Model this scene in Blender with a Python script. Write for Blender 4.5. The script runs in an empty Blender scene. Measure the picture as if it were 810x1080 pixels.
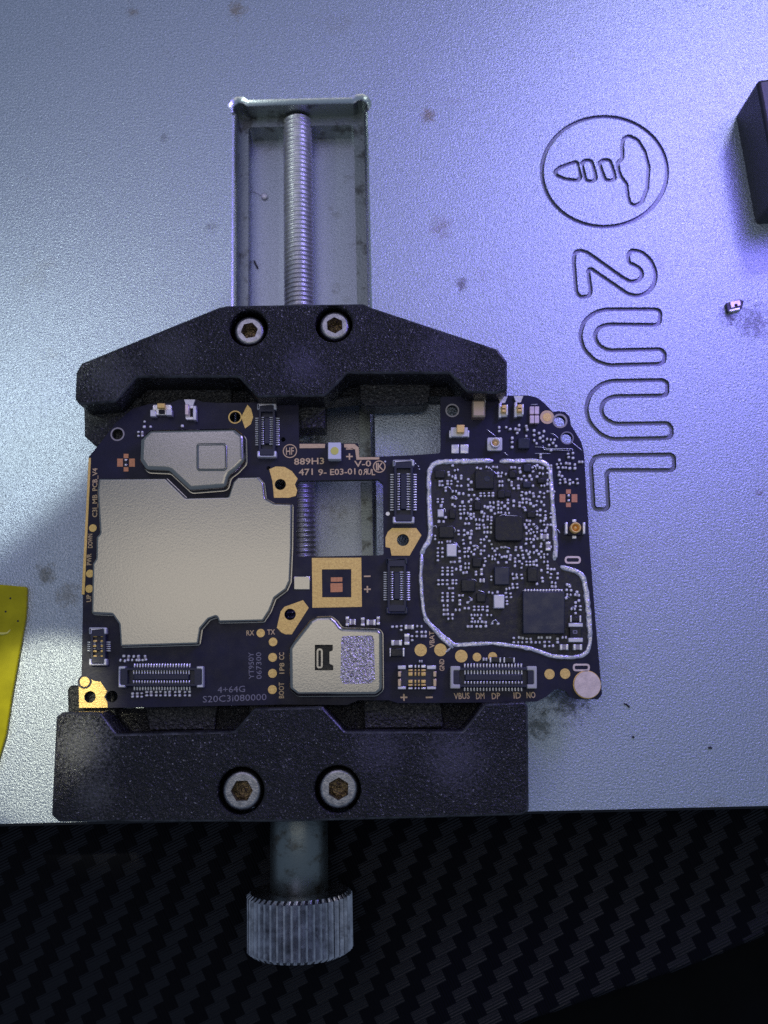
import bpy, math, random
from mathutils import Vector, Matrix
from mathutils.geometry import tessellate_polygon
random.seed(7)
R = math.radians
scene = bpy.context.scene
COL = scene.collection
# ------------------------------------------------------------------ camera
F, CX, CY = 1000.0, 405.0, 540.0
TILT, ROLL, ZREF = R(10.0), 0.0235, 0.5
CAM = Vector((0, -10 * math.sin(TILT), ZREF + 10 * math.cos(TILT)))
FWD = Vector((0, math.sin(TILT), -math.cos(TILT)))
UPV = Vector((0, math.cos(TILT), math.sin(TILT)))
XV = Vector((1, 0, 0))
CR = XV * math.cos(ROLL) - UPV * math.sin(ROLL)
CU = XV * math.sin(ROLL) + UPV * math.cos(ROLL)

def P(u, v, z=0.0):
    """point at height z on the bench that the traced photo point stands for"""
    d = FWD + CR * ((u - CX) / F) - CU * ((v - CY) / F)
    t = (z - CAM.z) / d.z
    p = CAM + d * t
    return (p.x, p.y)

def W(pts, z):
    return [P(u, v, z) for u, v in pts]

def crop(pts, ox, oy, s):
    return [(x / s + ox, y / s + oy) for x, y in pts]

# ------------------------------------------------------------------ geometry helpers
def area(p):
    return 0.5 * sum(p[i][0] * p[(i + 1) % len(p)][1] - p[(i + 1) % len(p)][0] * p[i][1] for i in range(len(p)))

def ccw(p):
    return list(p) if area(p) > 0 else list(reversed(p))

def roundp(p, r, seg=4):
    """round the corners of a closed outline; r a number or one per point"""
    n = len(p); out = []
    for i in range(n):
        a, b, c = Vector(p[i - 1]), Vector(p[i]), Vector(p[(i + 1) % n])
        ri = r[i] if isinstance(r, (list, tuple)) else r
        d1, d2 = a - b, c - b
        l1, l2 = d1.length, d2.length
        if l1 < 1e-9 or l2 < 1e-9:
            continue
        d1 /= l1; d2 /= l2
        cosang = max(-1, min(1, d1.dot(d2)))
        ang = math.acos(cosang)
        if ri <= 1e-9 or ang > R(172):
            out.append(tuple(b)); continue
        t = min(ri / math.tan(ang / 2), l1 * .48, l2 * .48)
        p0, p1 = b + d1 * t, b + d2 * t
        for k in range(seg + 1):
            s = k / seg
            q = p0 * (1 - s) ** 2 + b * 2 * s * (1 - s) + p1 * s * s
            out.append(tuple(q))
    return out

def inset(p, d):
    n = len(p); out = []
    for i in range(n):
        a, b, c = Vector(p[i - 1]), Vector(p[i]), Vector(p[(i + 1) % n])
        e1, e2 = (b - a), (c - b)
        if e1.length < 1e-9: e1 = e2
        if e2.length < 1e-9: e2 = e1
        e1.normalize(); e2.normalize()
        n1, n2 = Vector((-e1.y, e1.x)), Vector((-e2.y, e2.x))
        m = n1 + n2
        if m.length < 1e-6: m = n1.copy()
        m.normalize()
        k = d / max(.45, m.dot(n1))
        out.append((b.x + m.x * k, b.y + m.y * k))
    return out

def circ(x, y, r, n=24, ph=0.0, ry=None):
    return [(x + r * math.cos(ph + 2 * math.pi * i / n), y + (ry or r) * math.sin(ph + 2 * math.pi * i / n)) for i in range(n)]

def rect(x0, y0, x1, y1):
    return [(x0, y0), (x1, y0), (x1, y1), (x0, y1)]

class MB:
    def __init__(s):
        s.v = []; s.f = []; s.m = []; s.sm = []
    def face(s, idx, m=0, sm=False):
        s.f.append(idx); s.m.append(m); s.sm.append(sm)
    def add(s, pts):
        b = len(s.v); s.v += [tuple(p) for p in pts]; return b
    def cap(s, loops, z, m=0, flip=False):
        base = s.add([(x, y, z) for L in loops for x, y in L])
        tris = tessellate_polygon([[Vector((x, y, 0)) for x, y in L] for L in loops])
        flat = [p for L in loops for p in L]
        for t in tris:
            a, b, c = (flat[i] for i in t)
            ar = (b[0] - a[0]) * (c[1] - a[1]) - (c[0] - a[0]) * (b[1] - a[1])
            if abs(ar) < 1e-12: continue
            t = list(t) if (ar > 0) != flip else list(reversed(t))
            s.face([base + i for i in t], m)
    def rings(s, rr, m=0, sm=False, closed=True):
        """rr: list of 3-D loops of the same length, outside faces out when loops are ccw and go up"""
        bs = [s.add(r) for r in rr]; n = len(rr[0])
        for k in range(len(rr) - 1):
            for i in range(n if closed else n - 1):
                j = (i + 1) % n
                s.face([bs[k] + i, bs[k] + j, bs[k + 1] + j, bs[k + 1] + i], m, sm)
    def prism(s, outer, z0, z1, holes=(), bev=0.0, seg=3, m=0, bottom=True, mw=None, hbev=0.0, me=None):
        o = ccw(outer)
        prof = [(0, z0)]
        if bev > 0:
            for k in range(seg + 1):
                a = k / seg * math.pi / 2
                prof.append((bev * (1 - math.cos(a)), z1 - bev + bev * math.sin(a)))
        else:
            prof.append((0, z1))
        loops = [(inset(o, i) if i else o, z) for i, z in prof]
        s.rings([[(x, y, z) for x, y in L] for L, z in loops[:2]], m if mw is None else mw)
        if len(loops) > 2:
            s.rings([[(x, y, z) for x, y in L] for L, z in loops[1:]], m if me is None else me, True)
        hs = []
        for h in holes:
            h = list(reversed(ccw(h)))
            if hbev > 0:
                big = inset(h, -hbev)
                big = inset(h, hbev) if abs(area(inset(h, hbev))) > abs(area(h)) else big
                s.rings([[(x, y, z0) for x, y in h], [(x, y, z1 - hbev) for x, y in h], [(x, y, z1) for x, y in big]], m if mw is None else mw)
                hs.append(big)
            else:
                s.rings([[(x, y, z0) for x, y in h], [(x, y, z1) for x, y in h]], m if mw is None else mw)
                hs.append(h)
        s.cap([loops[-1][0]] + hs, z1, m)
        if bottom:
            s.cap([o] + [list(reversed(ccw(h))) for h in holes], z0, m, True)
    def box(s, x0, y0, z0, x1, y1, z1, m=0, bev=0.0):
        s.prism(rect(x0, y0, x1, y1), z0, z1, m=m, bev=bev, seg=2)
    def lathe(s, x, y, prof, n=24, m=0, sm=True, closed=False):
        """prof: (radius, z) upward/outside"""
        s.rings([[(x + max(r, 1e-5) * math.cos(2 * math.pi * i / n), y + max(r, 1e-5) * math.sin(2 * math.pi * i / n), z) for i in range(n)] for r, z in prof], m, sm)
    def tube(s, pts, r, n=6, m=0):
        pts = [Vector(p) for p in pts]; rr = []
        for i, p in enumerate(pts):
            d = (pts[min(i + 1, len(pts) - 1)] - pts[max(i - 1, 0)]).normalized()
            a = d.cross(Vector((0, 0, 1)))
            if a.length < 1e-5: a = Vector((1, 0, 0))
            a.normalize(); b = a.cross(d).normalized()
            rk = r[i] if isinstance(r, (list, tuple)) else r
            rr.append([tuple(p + a * rk * math.cos(2 * math.pi * k / n) + b * rk * math.sin(2 * math.pi * k / n)) for k in range(n)])
        s.rings(rr, m, True)
        s.face([len(s.v) - n + i for i in range(n)], m); 
    def mesh(s, name, mats):
        me = bpy.data.meshes.new(name)
        me.from_pydata(s.v, [], s.f)
        for mt in mats: me.materials.append(mt)
        me.polygons.foreach_set('material_index', s.m)
        me.polygons.foreach_set('use_smooth', s.sm)
        me.update()
        return me

def link(name, me, parent=None, loc=None):
    o = bpy.data.objects.new(name, me); COL.objects.link(o)
    if parent is not None:
        o.parent = parent
        L = WORLD[parent.name]
        o.matrix_parent_inverse = Matrix.Translation((-L[0], -L[1], -L[2]))
    if loc: o.location = loc
    WORLD[o.name] = tuple(loc) if loc else (0, 0, 0)
    return o
WORLD = {}

def build(mb, name, mats, parent=None, loc=None):
    if not isinstance(mats, (list, tuple)): mats = [mats]
    return link(name, mb.mesh(name, mats), parent, loc)

def thing(name, label, cat, loc, group=None):
    o = bpy.data.objects.new(name, None); COL.objects.link(o)
    o.location = loc; o.empty_display_size = .2
    WORLD[o.name] = tuple(loc)
    tag(o, label, cat, group); return o

def tag(o, label, cat, group=None):
    o['label'] = label; o['category'] = cat
    if group: o['group'] = group
    return o

# ------------------------------------------------------------------ materials
def N(nt, t, **k):
    n = nt.nodes.new(t)
    for a, b in k.items(): setattr(n, a, b)
    return n

def mat(name, col, metal=0.0, rough=.5, bump=None, var=None, rvar=None, coat=0.0, spec=.5, stain=None, alpha=None, trans=0.0):
    """procedural principled material: bump=(scale, strength, dist), var=(scale, dark, light), rvar=(scale, lo, hi), stain=(scale, threshold, colour, strength)"""
    m = bpy.data.materials.new(name); m.use_nodes = True
    nt = m.node_tree; b = nt.nodes['Principled BSDF']
    b.inputs['Metallic'].default_value = metal
    b.inputs['Roughness'].default_value = rough
    b.inputs['Specular IOR Level'].default_value = spec
    b.inputs['Coat Weight'].default_value = coat
    b.inputs['Coat Roughness'].default_value = .15
    b.inputs['Transmission Weight'].default_value = trans
    b.inputs['Base Color'].default_value = (*col, 1)
    tc = N(nt, 'ShaderNodeTexCoord')
    def noise(scale, detail=3, rgh=.6):
        n = N(nt, 'ShaderNodeTexNoise'); n.inputs['Scale'].default_value = scale
        n.inputs['Detail'].default_value = detail; n.inputs['Roughness'].default_value = rgh
        nt.links.new(tc.outputs['Object'], n.inputs['Vector']); return n
    src = None
    if var:
        n = noise(var[0])
        r = N(nt, 'ShaderNodeMapRange')
        r.inputs['From Min'].default_value = .3; r.inputs['From Max'].default_value = .7
        r.inputs['To Min'].default_value = var[1]; r.inputs['To Max'].default_value = var[2]
        nt.links.new(n.outputs['Fac'], r.inputs['Value'])
        mx = N(nt, 'ShaderNodeVectorMath', operation='SCALE')
        mx.inputs[0].default_value = col
        nt.links.new(r.outputs[0], mx.inputs['Scale'])
        src = mx.outputs[0]
    if stain:
        for st in (stain if isinstance(stain[0], (list, tuple)) else [stain]):
            n = noise(st[0], 6, .68)
            r = N(nt, 'ShaderNodeMapRange')
            r.inputs['From Min'].default_value = st[1]; r.inputs['From Max'].default_value = st[1] + (st[4] if len(st) > 4 else .12)
            r.inputs['To Max'].default_value = st[3]
            nt.links.new(n.outputs['Fac'], r.inputs['Value'])
            mx = N(nt, 'ShaderNodeMix', data_type='RGBA')
            mx.inputs['B'].default_value = (*st[2], 1)
            if src: nt.links.new(src, mx.inputs['A'])
            else: mx.inputs['A'].default_value = (*col, 1)
            nt.links.new(r.outputs[0], mx.inputs['Factor'])
            src = mx.outputs['Result']
    if src: nt.links.new(src, b.inputs['Base Color'])
    if rvar:
        n = noise(rvar[0])
        r = N(nt, 'ShaderNodeMapRange')
        r.inputs['From Min'].default_value = .3; r.inputs['From Max'].default_value = .7
        r.inputs['To Min'].default_value = rvar[1]; r.inputs['To Max'].default_value = rvar[2]
        nt.links.new(n.outputs['Fac'], r.inputs['Value']); nt.links.new(r.outputs[0], b.inputs['Roughness'])
    if bump:
        prev = None
        for bp in (bump if isinstance(bump[0], (list, tuple)) else [bump]):
            n = noise(bp[0], 2)
            k = N(nt, 'ShaderNodeBump'); k.inputs['Strength'].default_value = bp[1]; k.inputs['Distance'].default_value = bp[2]
            nt.links.new(n.outputs['Fac'], k.inputs['Height'])
            if prev: nt.links.new(prev.outputs[0], k.inputs['Normal'])
            prev = k
        nt.links.new(prev.outputs[0], b.inputs['Normal'])
    return m

M = {}
M['plate'] = mat('blasted_aluminium', (.54, .60, .69), .92, .46, bump=[(44, .55, .016), (80, .4, .012)], var=(50, .74, 1.22),
                 stain=[(1.1, .60, (.40, .40, .38), .45, .12)])
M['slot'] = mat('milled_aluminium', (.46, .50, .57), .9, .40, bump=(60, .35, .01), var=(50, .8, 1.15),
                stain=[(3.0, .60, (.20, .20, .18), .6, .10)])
M['slot_wall'] = mat('slot_wall_metal', (.25, .28, .28), .9, .38, bump=(40, .3, .01), stain=(4.0, .54, (.07, .07, .06), .8, .10))  # darker metal: shade on the slot walls and ledge put into colour
M['rim'] = mat('bright_chamfer', (.80, .84, .84), 1, .30, bump=(50, .3, .006))  # lighter than the plate: light caught by the chamfer put into colour
M['groove'] = mat('engraved_groove', (.20, .215, .25), .85, .45, bump=(60, .4, .01))  # shade inside the engraving painted as a darker grey
M['plate_side'] = mat('plate_side_black', (.02, .02, .025), .3, .5)
M['jaw'] = mat('worn_black_jaw', (.0065, .006, .0085), .0, .30, bump=[(22, .5, .03), (42, .9, .03), (6, .25, .03)], rvar=(5, .20, .46), spec=.45,
               stain=[(3.0, .52, (.016, .015, .021), .8, .15), (14, .60, (.045, .045, .056), .8, .08), (44, .62, (.50, .48, .52), .9, .05)])  # palest flecks: worn specks with glints painted in
M['jaw_edge'] = mat('rubbed_jaw_edge', (.07, .07, .08), .6, .30, bump=(40, .4, .012), var=(8, .3, 1.6))
M['jaw_rough'] = mat('rough_milled_black', (.022, .022, .025), .2, .40, bump=[(30, .9, .03)], stain=(34, .56, (.22, .21, .20), .7, .10))
M['bolt'] = mat('bolt_steel', (.48, .47, .49), 1, .36, bump=(50, .3, .01), var=(20, .6, 1.1))
M['socket'] = mat('oily_socket', (.20, .14, .07), .8, .3, bump=(22, .8, .04), stain=(12, .55, (.03, .025, .02), .9))
M['rod'] = mat('screw_steel', (.70, .69, .70), .75, .36, bump=(40, .2, .01), var=(14, .75, 1.1))
M['collar'] = mat('collar_steel', (.24, .27, .27), .9, .38, bump=(30, .2, .01), stain=(5, .52, (.10, .085, .06), .8))
M['knob'] = mat('knob_steel', (.62, .62, .68), 1, .30, bump=(40, .25, .008), var=(9, .55, 1.1), stain=(7, .56, (.16, .15, .17), .7))
M['pcb'] = mat('navy_solder_mask', (.0085, .0080, .032), .0, .38, bump=[(16, .10, .01), (60, .10, .004)], rvar=(6, .32, .48), spec=.32,
               var=(4, .8, 1.3))
M['pcb_rf'] = mat('bare_solder_mask', (.008, .007, .016), .0, .42, bump=[(40, .35, .01)], rvar=(12, .3, .6), spec=.6,
                  stain=(22, .64, (.06, .055, .08), .5))
M['pcb_edge'] = mat('board_edge', (.05, .05, .04), 0, .6)
M['gold'] = mat('gold_plating', (1.0, .67, .22), .4, .42, bump=(60, .4, .008), var=(40, .8, 1.15), stain=(14, .66, (.30, .18, .08), .5))
M['goldtext'] = mat('gold_print', (.80, .57, .33), .2, .5, var=(60, .8, 1.1))
M['copper'] = mat('bare_copper', (.66, .30, .17), .7, .45, var=(50, .8, 1.1))
M['greytext'] = mat('grey_print', (.30, .28, .33), 0, .6, var=(60, .7, 1.1))
M['can'] = mat('nickel_silver_can', (.43, .41, .375), 1, .24, bump=[(48, .14, .006), (1.2, .03, .05)], var=(70, .93, 1.06),
               stain=[(44, .68, (.70, .68, .64), .5, .06)])
M['can_rough'] = mat('scratched_patch', (.86, .76, .74), .9, .34, bump=(40, 1.0, .03), var=(44, .3, 1.4))
M['tin'] = mat('solder_tin', (.92, .89, .90), .6, .30, bump=(20, .3, .02))
M['padtin'] = mat('bright_tinned_pad', (.93, .90, .91), .25, .35)
M['solder'] = mat('solder_rail', (.86, .84, .90), .6, .28, bump=[(13, .7, .03), (40, .3, .01)], var=(12, .7, 1.1))
M['ceramic'] = mat('ceramic_cap', (.42, .38, .37), 0, .45, var=(30, .8, 1.1))
M['capbody'] = mat('dark_passive', (.025, .022, .026), 0, .4)
M['chip'] = mat('chip_epoxy', (.012, .012, .016), 0, .38, bump=(30, .35, .012), rvar=(10, .28, .5))
M['chipblue'] = mat('die_blue_grey', (.030, .034, .060), .1, .32, bump=(18, .2, .012), rvar=(8, .22, .42))
M['crystal'] = mat('crystal_lid', (.78, .76, .82), .5, .38, var=(20, .9, 1.05))
M['beige'] = mat('microphone_lid', (.66, .50, .36), .8, .38)
M['plastic'] = mat('connector_plastic', (.018, .020, .050), 0, .38, bump=(30, .15, .01))
M['cream'] = mat('cream_plastic', (.62, .60, .55), 0, .45)
M['hole'] = mat('dark_hole', (.004, .004, .005), 0, .7)
M['paleglint'] = mat('pale_glint', (.75, .75, .82), .6, .22)
M['led'] = mat('led_white', (.80, .80, .84), 0, .4)
M['phosphor'] = mat('led_phosphor', (.80, .74, .16), 0, .35)
M['tape'] = mat('yellow_film', (.46, .41, .012), 0, .30, var=(5, .85, 1.1), spec=.12)
M['block'] = mat('black_moulded_block', (.012, .011, .018), 0, .45, bump=(30, .3, .01), var=(14, .7, 1.3))
M['debris'] = mat('dark_scrap', (.02, .018, .018), 0, .6)
M['pinkpad'] = mat('tinned_contact', (.86, .70, .71), .6, .40, bump=(20, .2, .01), var=(14, .85, 1.08))
M['floor'] = mat('dark_floor', (.0022, .0022, .0025), 0, .7, spec=.1, var=(2, .7, 1.3))

def carbon():
    m = bpy.data.materials.new('carbon_twill_vinyl'); m.use_nodes = True
    nt = m.node_tree; b = nt.nodes['Principled BSDF']
    tc = N(nt, 'ShaderNodeTexCoord'); mp = N(nt, 'ShaderNodeMapping')
    c = .128
    mp.vector_type = 'TEXTURE'
    mp.inputs['Rotation'].default_value = (0, 0, R(24)); mp.inputs['Scale'].default_value = (c, c, 1)
    nt.links.new(tc.outputs['Object'], mp.inputs['Vector'])
    sx = N(nt, 'ShaderNodeSeparateXYZ'); nt.links.new(mp.outputs[0], sx.inputs[0])
    def mth(op, a, bb=None):
        n = N(nt, 'ShaderNodeMath', operation=op)
        for i, x in enumerate((a, bb)):
            if x is None: continue
            if isinstance(x, (int, float)): n.inputs[i].default_value = x
            else: nt.links.new(x, n.inputs[i])
        return n.outputs[0]
    X, Y = sx.outputs[0], sx.outputs[1]
    i, j = mth('FLOOR', X), mth('FLOOR', Y)
    q = mth('FLOORED_MODULO', mth('SUBTRACT', i, j), 4.0)
    warp = mth('LESS_THAN', q, 2.0)
    # thread bulge, along the float (two cells) and across it (one cell)
    def bulge(t): return mth('SINE', mth('MULTIPLY', t, math.pi))
    ax = mth('FRACT', X); ay = mth('FRACT', Y)
    lw = mth('SINE', mth('MULTIPLY', Y, 2 * math.pi * 4)); lf = mth('SINE', mth('MULTIPLY', X, 2 * math.pi * 4))
    hw = mth('ADD', mth('MULTIPLY', bulge(ay), 1.6), mth('MULTIPLY', lw, .9))
    hf = mth('ADD', mth('MULTIPLY', bulge(ax), 1.6), mth('MULTIPLY', lf, .9))
    h = mth('ADD', mth('MULTIPLY', warp, hw), mth('MULTIPLY', mth('SUBTRACT', 1.0, warp), hf))
    bp = N(nt, 'ShaderNodeBump'); bp.inputs['Strength'].default_value = 1.0; bp.inputs['Distance'].default_value = .0042
    nt.links.new(h, bp.inputs['Height']); nt.links.new(bp.outputs[0], b.inputs['Normal'])
    mx = N(nt, 'ShaderNodeMix', data_type='RGBA')
    mx.inputs['A'].default_value = (.005, .005, .0075, 1); mx.inputs['B'].default_value = (.0065, .0062, .0105, 1)
    nt.links.new(warp, mx.inputs['Factor']); nt.links.new(mx.outputs['Result'], b.inputs['Base Color'])
    r = N(nt, 'ShaderNodeMapRange'); r.inputs['To Min'].default_value = .50; r.inputs['To Max'].default_value = .26
    nt.links.new(warp, r.inputs['Value']); nt.links.new(r.outputs[0], b.inputs['Roughness'])
    sp = N(nt, 'ShaderNodeMapRange'); sp.inputs['To Min'].default_value = .05; sp.inputs['To Max'].default_value = .24
    nt.links.new(warp, sp.inputs['Value']); nt.links.new(sp.outputs[0], b.inputs['Specular IOR Level'])
    return m
M['carbon'] = carbon()
def smudges(m, lst, z=0.0, sc=13):
    """grime with shapes of its own: noise broken spots at given places of the plate"""
    nt = m.node_tree; b = nt.nodes['Principled BSDF']
    tc = N(nt, 'ShaderNodeTexCoord')
    n = N(nt, 'ShaderNodeTexNoise'); n.inputs['Scale'].default_value = sc; n.inputs['Detail'].default_value = 7; n.inputs['Roughness'].default_value = .75
    nt.links.new(tc.outputs['Object'], n.inputs['Vector'])
    for (u, v, r, col, st) in lst:
        d = N(nt, 'ShaderNodeVectorMath', operation='DISTANCE'); d.inputs[1].default_value = (*P(u, v, z), z)
        nt.links.new(tc.outputs['Object'], d.inputs[0])
        f = N(nt, 'ShaderNodeMapRange'); f.inputs['From Min'].default_value = r * .01; f.inputs['From Max'].default_value = 0; f.inputs['To Max'].default_value = .42
        nt.links.new(d.outputs['Value'], f.inputs['Value'])
        s_ = N(nt, 'ShaderNodeMath', operation='ADD'); nt.links.new(f.outputs[0], s_.inputs[0]); nt.links.new(n.outputs['Fac'], s_.inputs[1])
        g = N(nt, 'ShaderNodeMapRange'); g.inputs['From Min'].default_value = .66; g.inputs['From Max'].default_value = .86; g.inputs['To Max'].default_value = st
        nt.links.new(s_.outputs[0], g.inputs['Value'])
        mx = N(nt, 'ShaderNodeMix', data_type='RGBA'); mx.inputs['B'].default_value = (*col, 1)
        src = b.inputs['Base Color'].links[0].from_socket
        nt.links.new(src, mx.inputs['A']); nt.links.new(g.outputs[0], mx.inputs['Factor']); nt.links.new(mx.outputs['Result'], b.inputs['Base Color'])
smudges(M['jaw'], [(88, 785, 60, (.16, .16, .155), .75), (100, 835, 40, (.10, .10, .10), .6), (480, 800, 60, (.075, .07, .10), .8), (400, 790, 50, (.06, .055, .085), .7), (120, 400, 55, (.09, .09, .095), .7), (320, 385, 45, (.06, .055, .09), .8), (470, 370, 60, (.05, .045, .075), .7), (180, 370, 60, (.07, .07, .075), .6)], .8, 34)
smudges(M['plate'], [(795, 340, 42, (.10, .09, .11), .6), (768, 334, 20, (.06, .055, .07), .7), (600, 735, 44, (.07, .08, .06), .85), (568, 765, 30, (.08, .09, .07), .7), (452, 122, 18, (.30, .24, .18), .8), (465, 240, 26, (.30, .26, .24), .5),
                     (487, 300, 14, (.12, .10, .10), .7), (250, 10, 22, (.34, .28, .20), .7), (140, 12, 14, (.30, .25, .2), .6), (48, 605, 22, (.20, .19, .16), .7), (72, 628, 26, (.26, .25, .22), .6), (560, 440, 20, (.2, .19, .2), .5), (222, 240, 12, (.2, .2, .22), .5), (172, 145, 12, (.2, .2, .22), .4), (802, 520, 10, (.2, .16, .16), .7)])

# ------------------------------------------------------------------ setting: table and floor
ZT = -1.0
mb = MB()
edge = W([(500, 1100), (560, 1078), (640, 1050), (720, 1024), (790, 996), (840, 972)], ZT)
o = [(-9, -7.5)] + [(edge[0][0] - .3, -7.5)] + edge + [(9, edge[-1][1] + 1.2), (9, 9), (-9, 9)]
mb.prism(o, ZT - .25, ZT, bev=.06)
t = build(mb, 'table_surface', M['carbon']); t['kind'] = 'structure'
mb = MB(); mb.cap([rect(-14, -12, 14, 12)], ZT - .9)
t = build(mb, 'floor', M['floor']); t['kind'] = 'structure'

# ------------------------------------------------------------------ repair platform
yb = (P(0, 872, 0)[1] + P(810, 853, 0)[1]) / 2
plat = thing('repair_platform', 'silver blue bead blasted metal plate with a milled slot and an engraved screw logo', 'work plate', (0, yb, ZT + .002))
xl, xr = P(249, 220, 0)[0], P(386, 220, 0)[0]
xr = (xr + P(391, 480, 0)[0]) / 2
yt = P(318, 108, 0)[1]
ys = yb + .35
dog = .085
def slot_outline(x0, x1, y0, y1, r):
    pts = [(x0, y0), (x1, y0), (x1, y1 - r * 1.3)]
    pts += [(x1 - r * .45 + r * math.cos(a), y1 - r * .45 + r * math.sin(a)) for a in [R(-55), R(-20), R(15), R(45), R(75), R(110), R(145)]]
    pts += [(x1 - r * 1.5, y1), (x0 + r * 1.5, y1)]
    pts += [(x0 + r * .45 + r * math.cos(a), y1 - r * .45 + r * math.sin(a)) for a in [R(35), R(70), R(105), R(135), R(165), R(200), R(235)]]
    pts += [(x0, y1 - r * 1.3)]
    return pts
slot = slot_outline(xl, xr, ys, yt, dog)
ZL, ZF = -.30, -.60
inner = roundp(rect(xl + .10, ys, xr - .13, yt - .12), .05)
# engraved strokes: closed outlines traced as grooves
c5 = lambda p: crop(p, 550, 70, 3.115)
c6 = lambda p: crop(p, 580, 300, 3.522)
two = c5([(172, 640), (175, 612), (190, 604), (215, 610), (330, 692), (360, 708), (385, 703), (398, 685), (392, 665), (374, 653), (352, 645), (350, 618), (362, 603), (395, 608), (425, 635), (442, 675), (438, 715), (415, 742), (385, 755), (350, 748), (228, 664), (219, 670), (228, 738), (222, 755), (192, 758), (180, 740)])
u1 = c6([(410, 100), (408, 140), (395, 150), (215, 148), (180, 160), (165, 190), (180, 225), (215, 245), (412, 240), (427, 255), (425, 285), (410, 295), (220, 300), (170, 285), (125, 240), (112, 190), (125, 135), (170, 102), (210, 92), (395, 92)])
u2 = c6([(436, 365), (435, 405), (420, 413), (240, 415), (205, 428), (188, 460), (200, 495), (240, 518), (437, 515), (452, 530), (452, 558), (440, 570), (230, 575), (185, 555), (145, 510), (133, 460), (150, 405), (190, 370), (230, 358), (420, 355)])
el = c6([(460, 640), (462, 680), (450, 690), (222, 690), (210, 702), (217, 822), (208, 835), (172, 835), (162, 825), (152, 670), (165, 642), (190, 635), (450, 632)])
tip = c5([(110, 345), (130, 330), (180, 312), (192, 330), (194, 365), (185, 375), (145, 370), (115, 358)])
sg1 = c5([(197, 320), (210, 308), (230, 310), (241, 345), (245, 368), (235, 378), (212, 375), (205, 350)])
sg2 = c5([(255, 316), (270, 307), (290, 308), (303, 345), (308, 368), (295, 375), (275, 372), (265, 345)])
hd = c5([(315, 318), (332, 300), (331, 255), (336, 236), (354, 228), (382, 242), (405, 280), (418, 330), (413, 400), (396, 445), (375, 458), (357, 450), (349, 425), (345, 385), (327, 362), (319, 342)])
ringp = [(637.5 + 66 * math.cos(a), 181 + 58 * math.sin(a)) for a in [2 * math.pi * k / 64 for k in range(64)]]
GW = .025
strokes = [('engraved_ring', ringp, 0), ('engraved_numeral', two, .22), ('engraved_letter', u1, .25), ('engraved_letter', u2, .25), ('engraved_letter', el, .045),
           ('engraved_mark', tip, .035), ('engraved_mark', sg1, .035), ('engraved_mark', sg2, .035), ('engraved_mark', hd, .05)]
outs, ins = [], []
for nm, pts, rr in strokes:
    w = ccw(W(pts, 0))
    if rr: w = roundp(w, rr, 6)
    outs.append(inset(w, -GW)); ins.append(inset(w, GW))
mb = MB()
big = [(-8, yb), (8, yb), (8, 9), (-8, 9)]
slot_top = inset(ccw(slot), -.05)
holes_top = [list(reversed(slot_top))] + [list(reversed(outs[k])) for k in range(5)]
# top sheet with the slot and the grooves left open, the land inside each groove
mb.cap([inset(ccw(big), .03)] + holes_top, 0.0, 0)
mb.cap([ins[0]] + [list(reversed(outs[k])) for k in range(5, 9)], 0.0, 0)
for k in range(1, 9): mb.cap([ins[k]], 0.0, 0)
# edges and underside
bigc = ccw(big)
mb.rings([[(x, y, ZT + .002) for x, y in bigc], [(x, y, -.03) for x, y in bigc], [(x, y, 0) for x, y in inset(bigc, .03)]], 1)
mb.cap([bigc], ZT + .002, 1, True)
# slot: chamfer, upper wall, ledge, lower wall, floor
rv = lambda p: list(reversed(ccw(p)))
s1, s0 = rv(slot), rv(slot_top)
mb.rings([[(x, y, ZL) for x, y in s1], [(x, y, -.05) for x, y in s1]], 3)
s05 = [((a[0] * .62 + b_[0] * .38), (a[1] * .62 + b_[1] * .38)) for a, b_ in zip(s1, s0)]
mb.rings([[(x, y, -.05) for x, y in s1], [(x, y, -.018) for x, y in s05], [(x, y, 0) for x, y in s0]], 4, True)
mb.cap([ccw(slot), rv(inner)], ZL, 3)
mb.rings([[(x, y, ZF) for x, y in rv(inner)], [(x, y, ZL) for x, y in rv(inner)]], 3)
mb.cap([ccw(inner)], ZF, 2)
build(mb, 'base_plate', [M['plate'], M['plate_side'], M['slot'], M['slot_wall'], M['rim']], plat)
emb = plat
for (nm, pts, rr), a, b_ in zip(strokes, outs, ins):
    mb = MB()
    mid = [((p[0] + q[0]) / 2, (p[1] + q[1]) / 2) for p, q in zip(a, b_)]
    mb.rings([[(x, y, 0) for x, y in a], [(x * .75 + m_[0] * .25, y * .75 + m_[1] * .25, -.03) for (x, y), m_ in zip(a, mid)],
              [(x * .75 + m_[0] * .25, y * .75 + m_[1] * .25, -.03) for (x, y), m_ in zip(b_, mid)], [(x, y, 0) for x, y in b_]], 0)
    build(mb, nm, M['groove'], emb)

# ------------------------------------------------------------------ clamp screw
ZA = -.36
def ax(u, v): return P(u, v, ZA)
xa = ax(317.5, 700)[0]
xk = (ax(260, 970)[0] + ax(372, 970)[0]) / 2
rk = (ax(372, 970)[0] - ax(260, 970)[0]) / 2
xa = (ax(318, 160)[0] + xk) / 2
cs = thing('clamp_screw', 'threaded steel lead screw lying in the slot with a knurled thumb knob at its end', 'screw', (xk, yb - .9, ZA - rk))
def along_y(mb, prof, x, n=32, m=0, sm=True):
    """prof: (radius, y) lathe about an axis along y at height ZA"""
    mb.rings([[(x + r * math.cos(-2 * math.pi * i / n), y, ZA + r * math.sin(-2 * math.pi * i / n)) for i in range(n)] for r, y in prof], m, sm)
mb = MB()
rr = (ax(333.5, 220)[0] - ax(302.5, 220)[0]) / 2
y0, y1 = yb - .02, P(318, 116, ZA)[1]
y1 = yt - .015
pitch = .0565; prof = []
y = y0 + .3
prof.append((rr * .8, y0))
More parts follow.
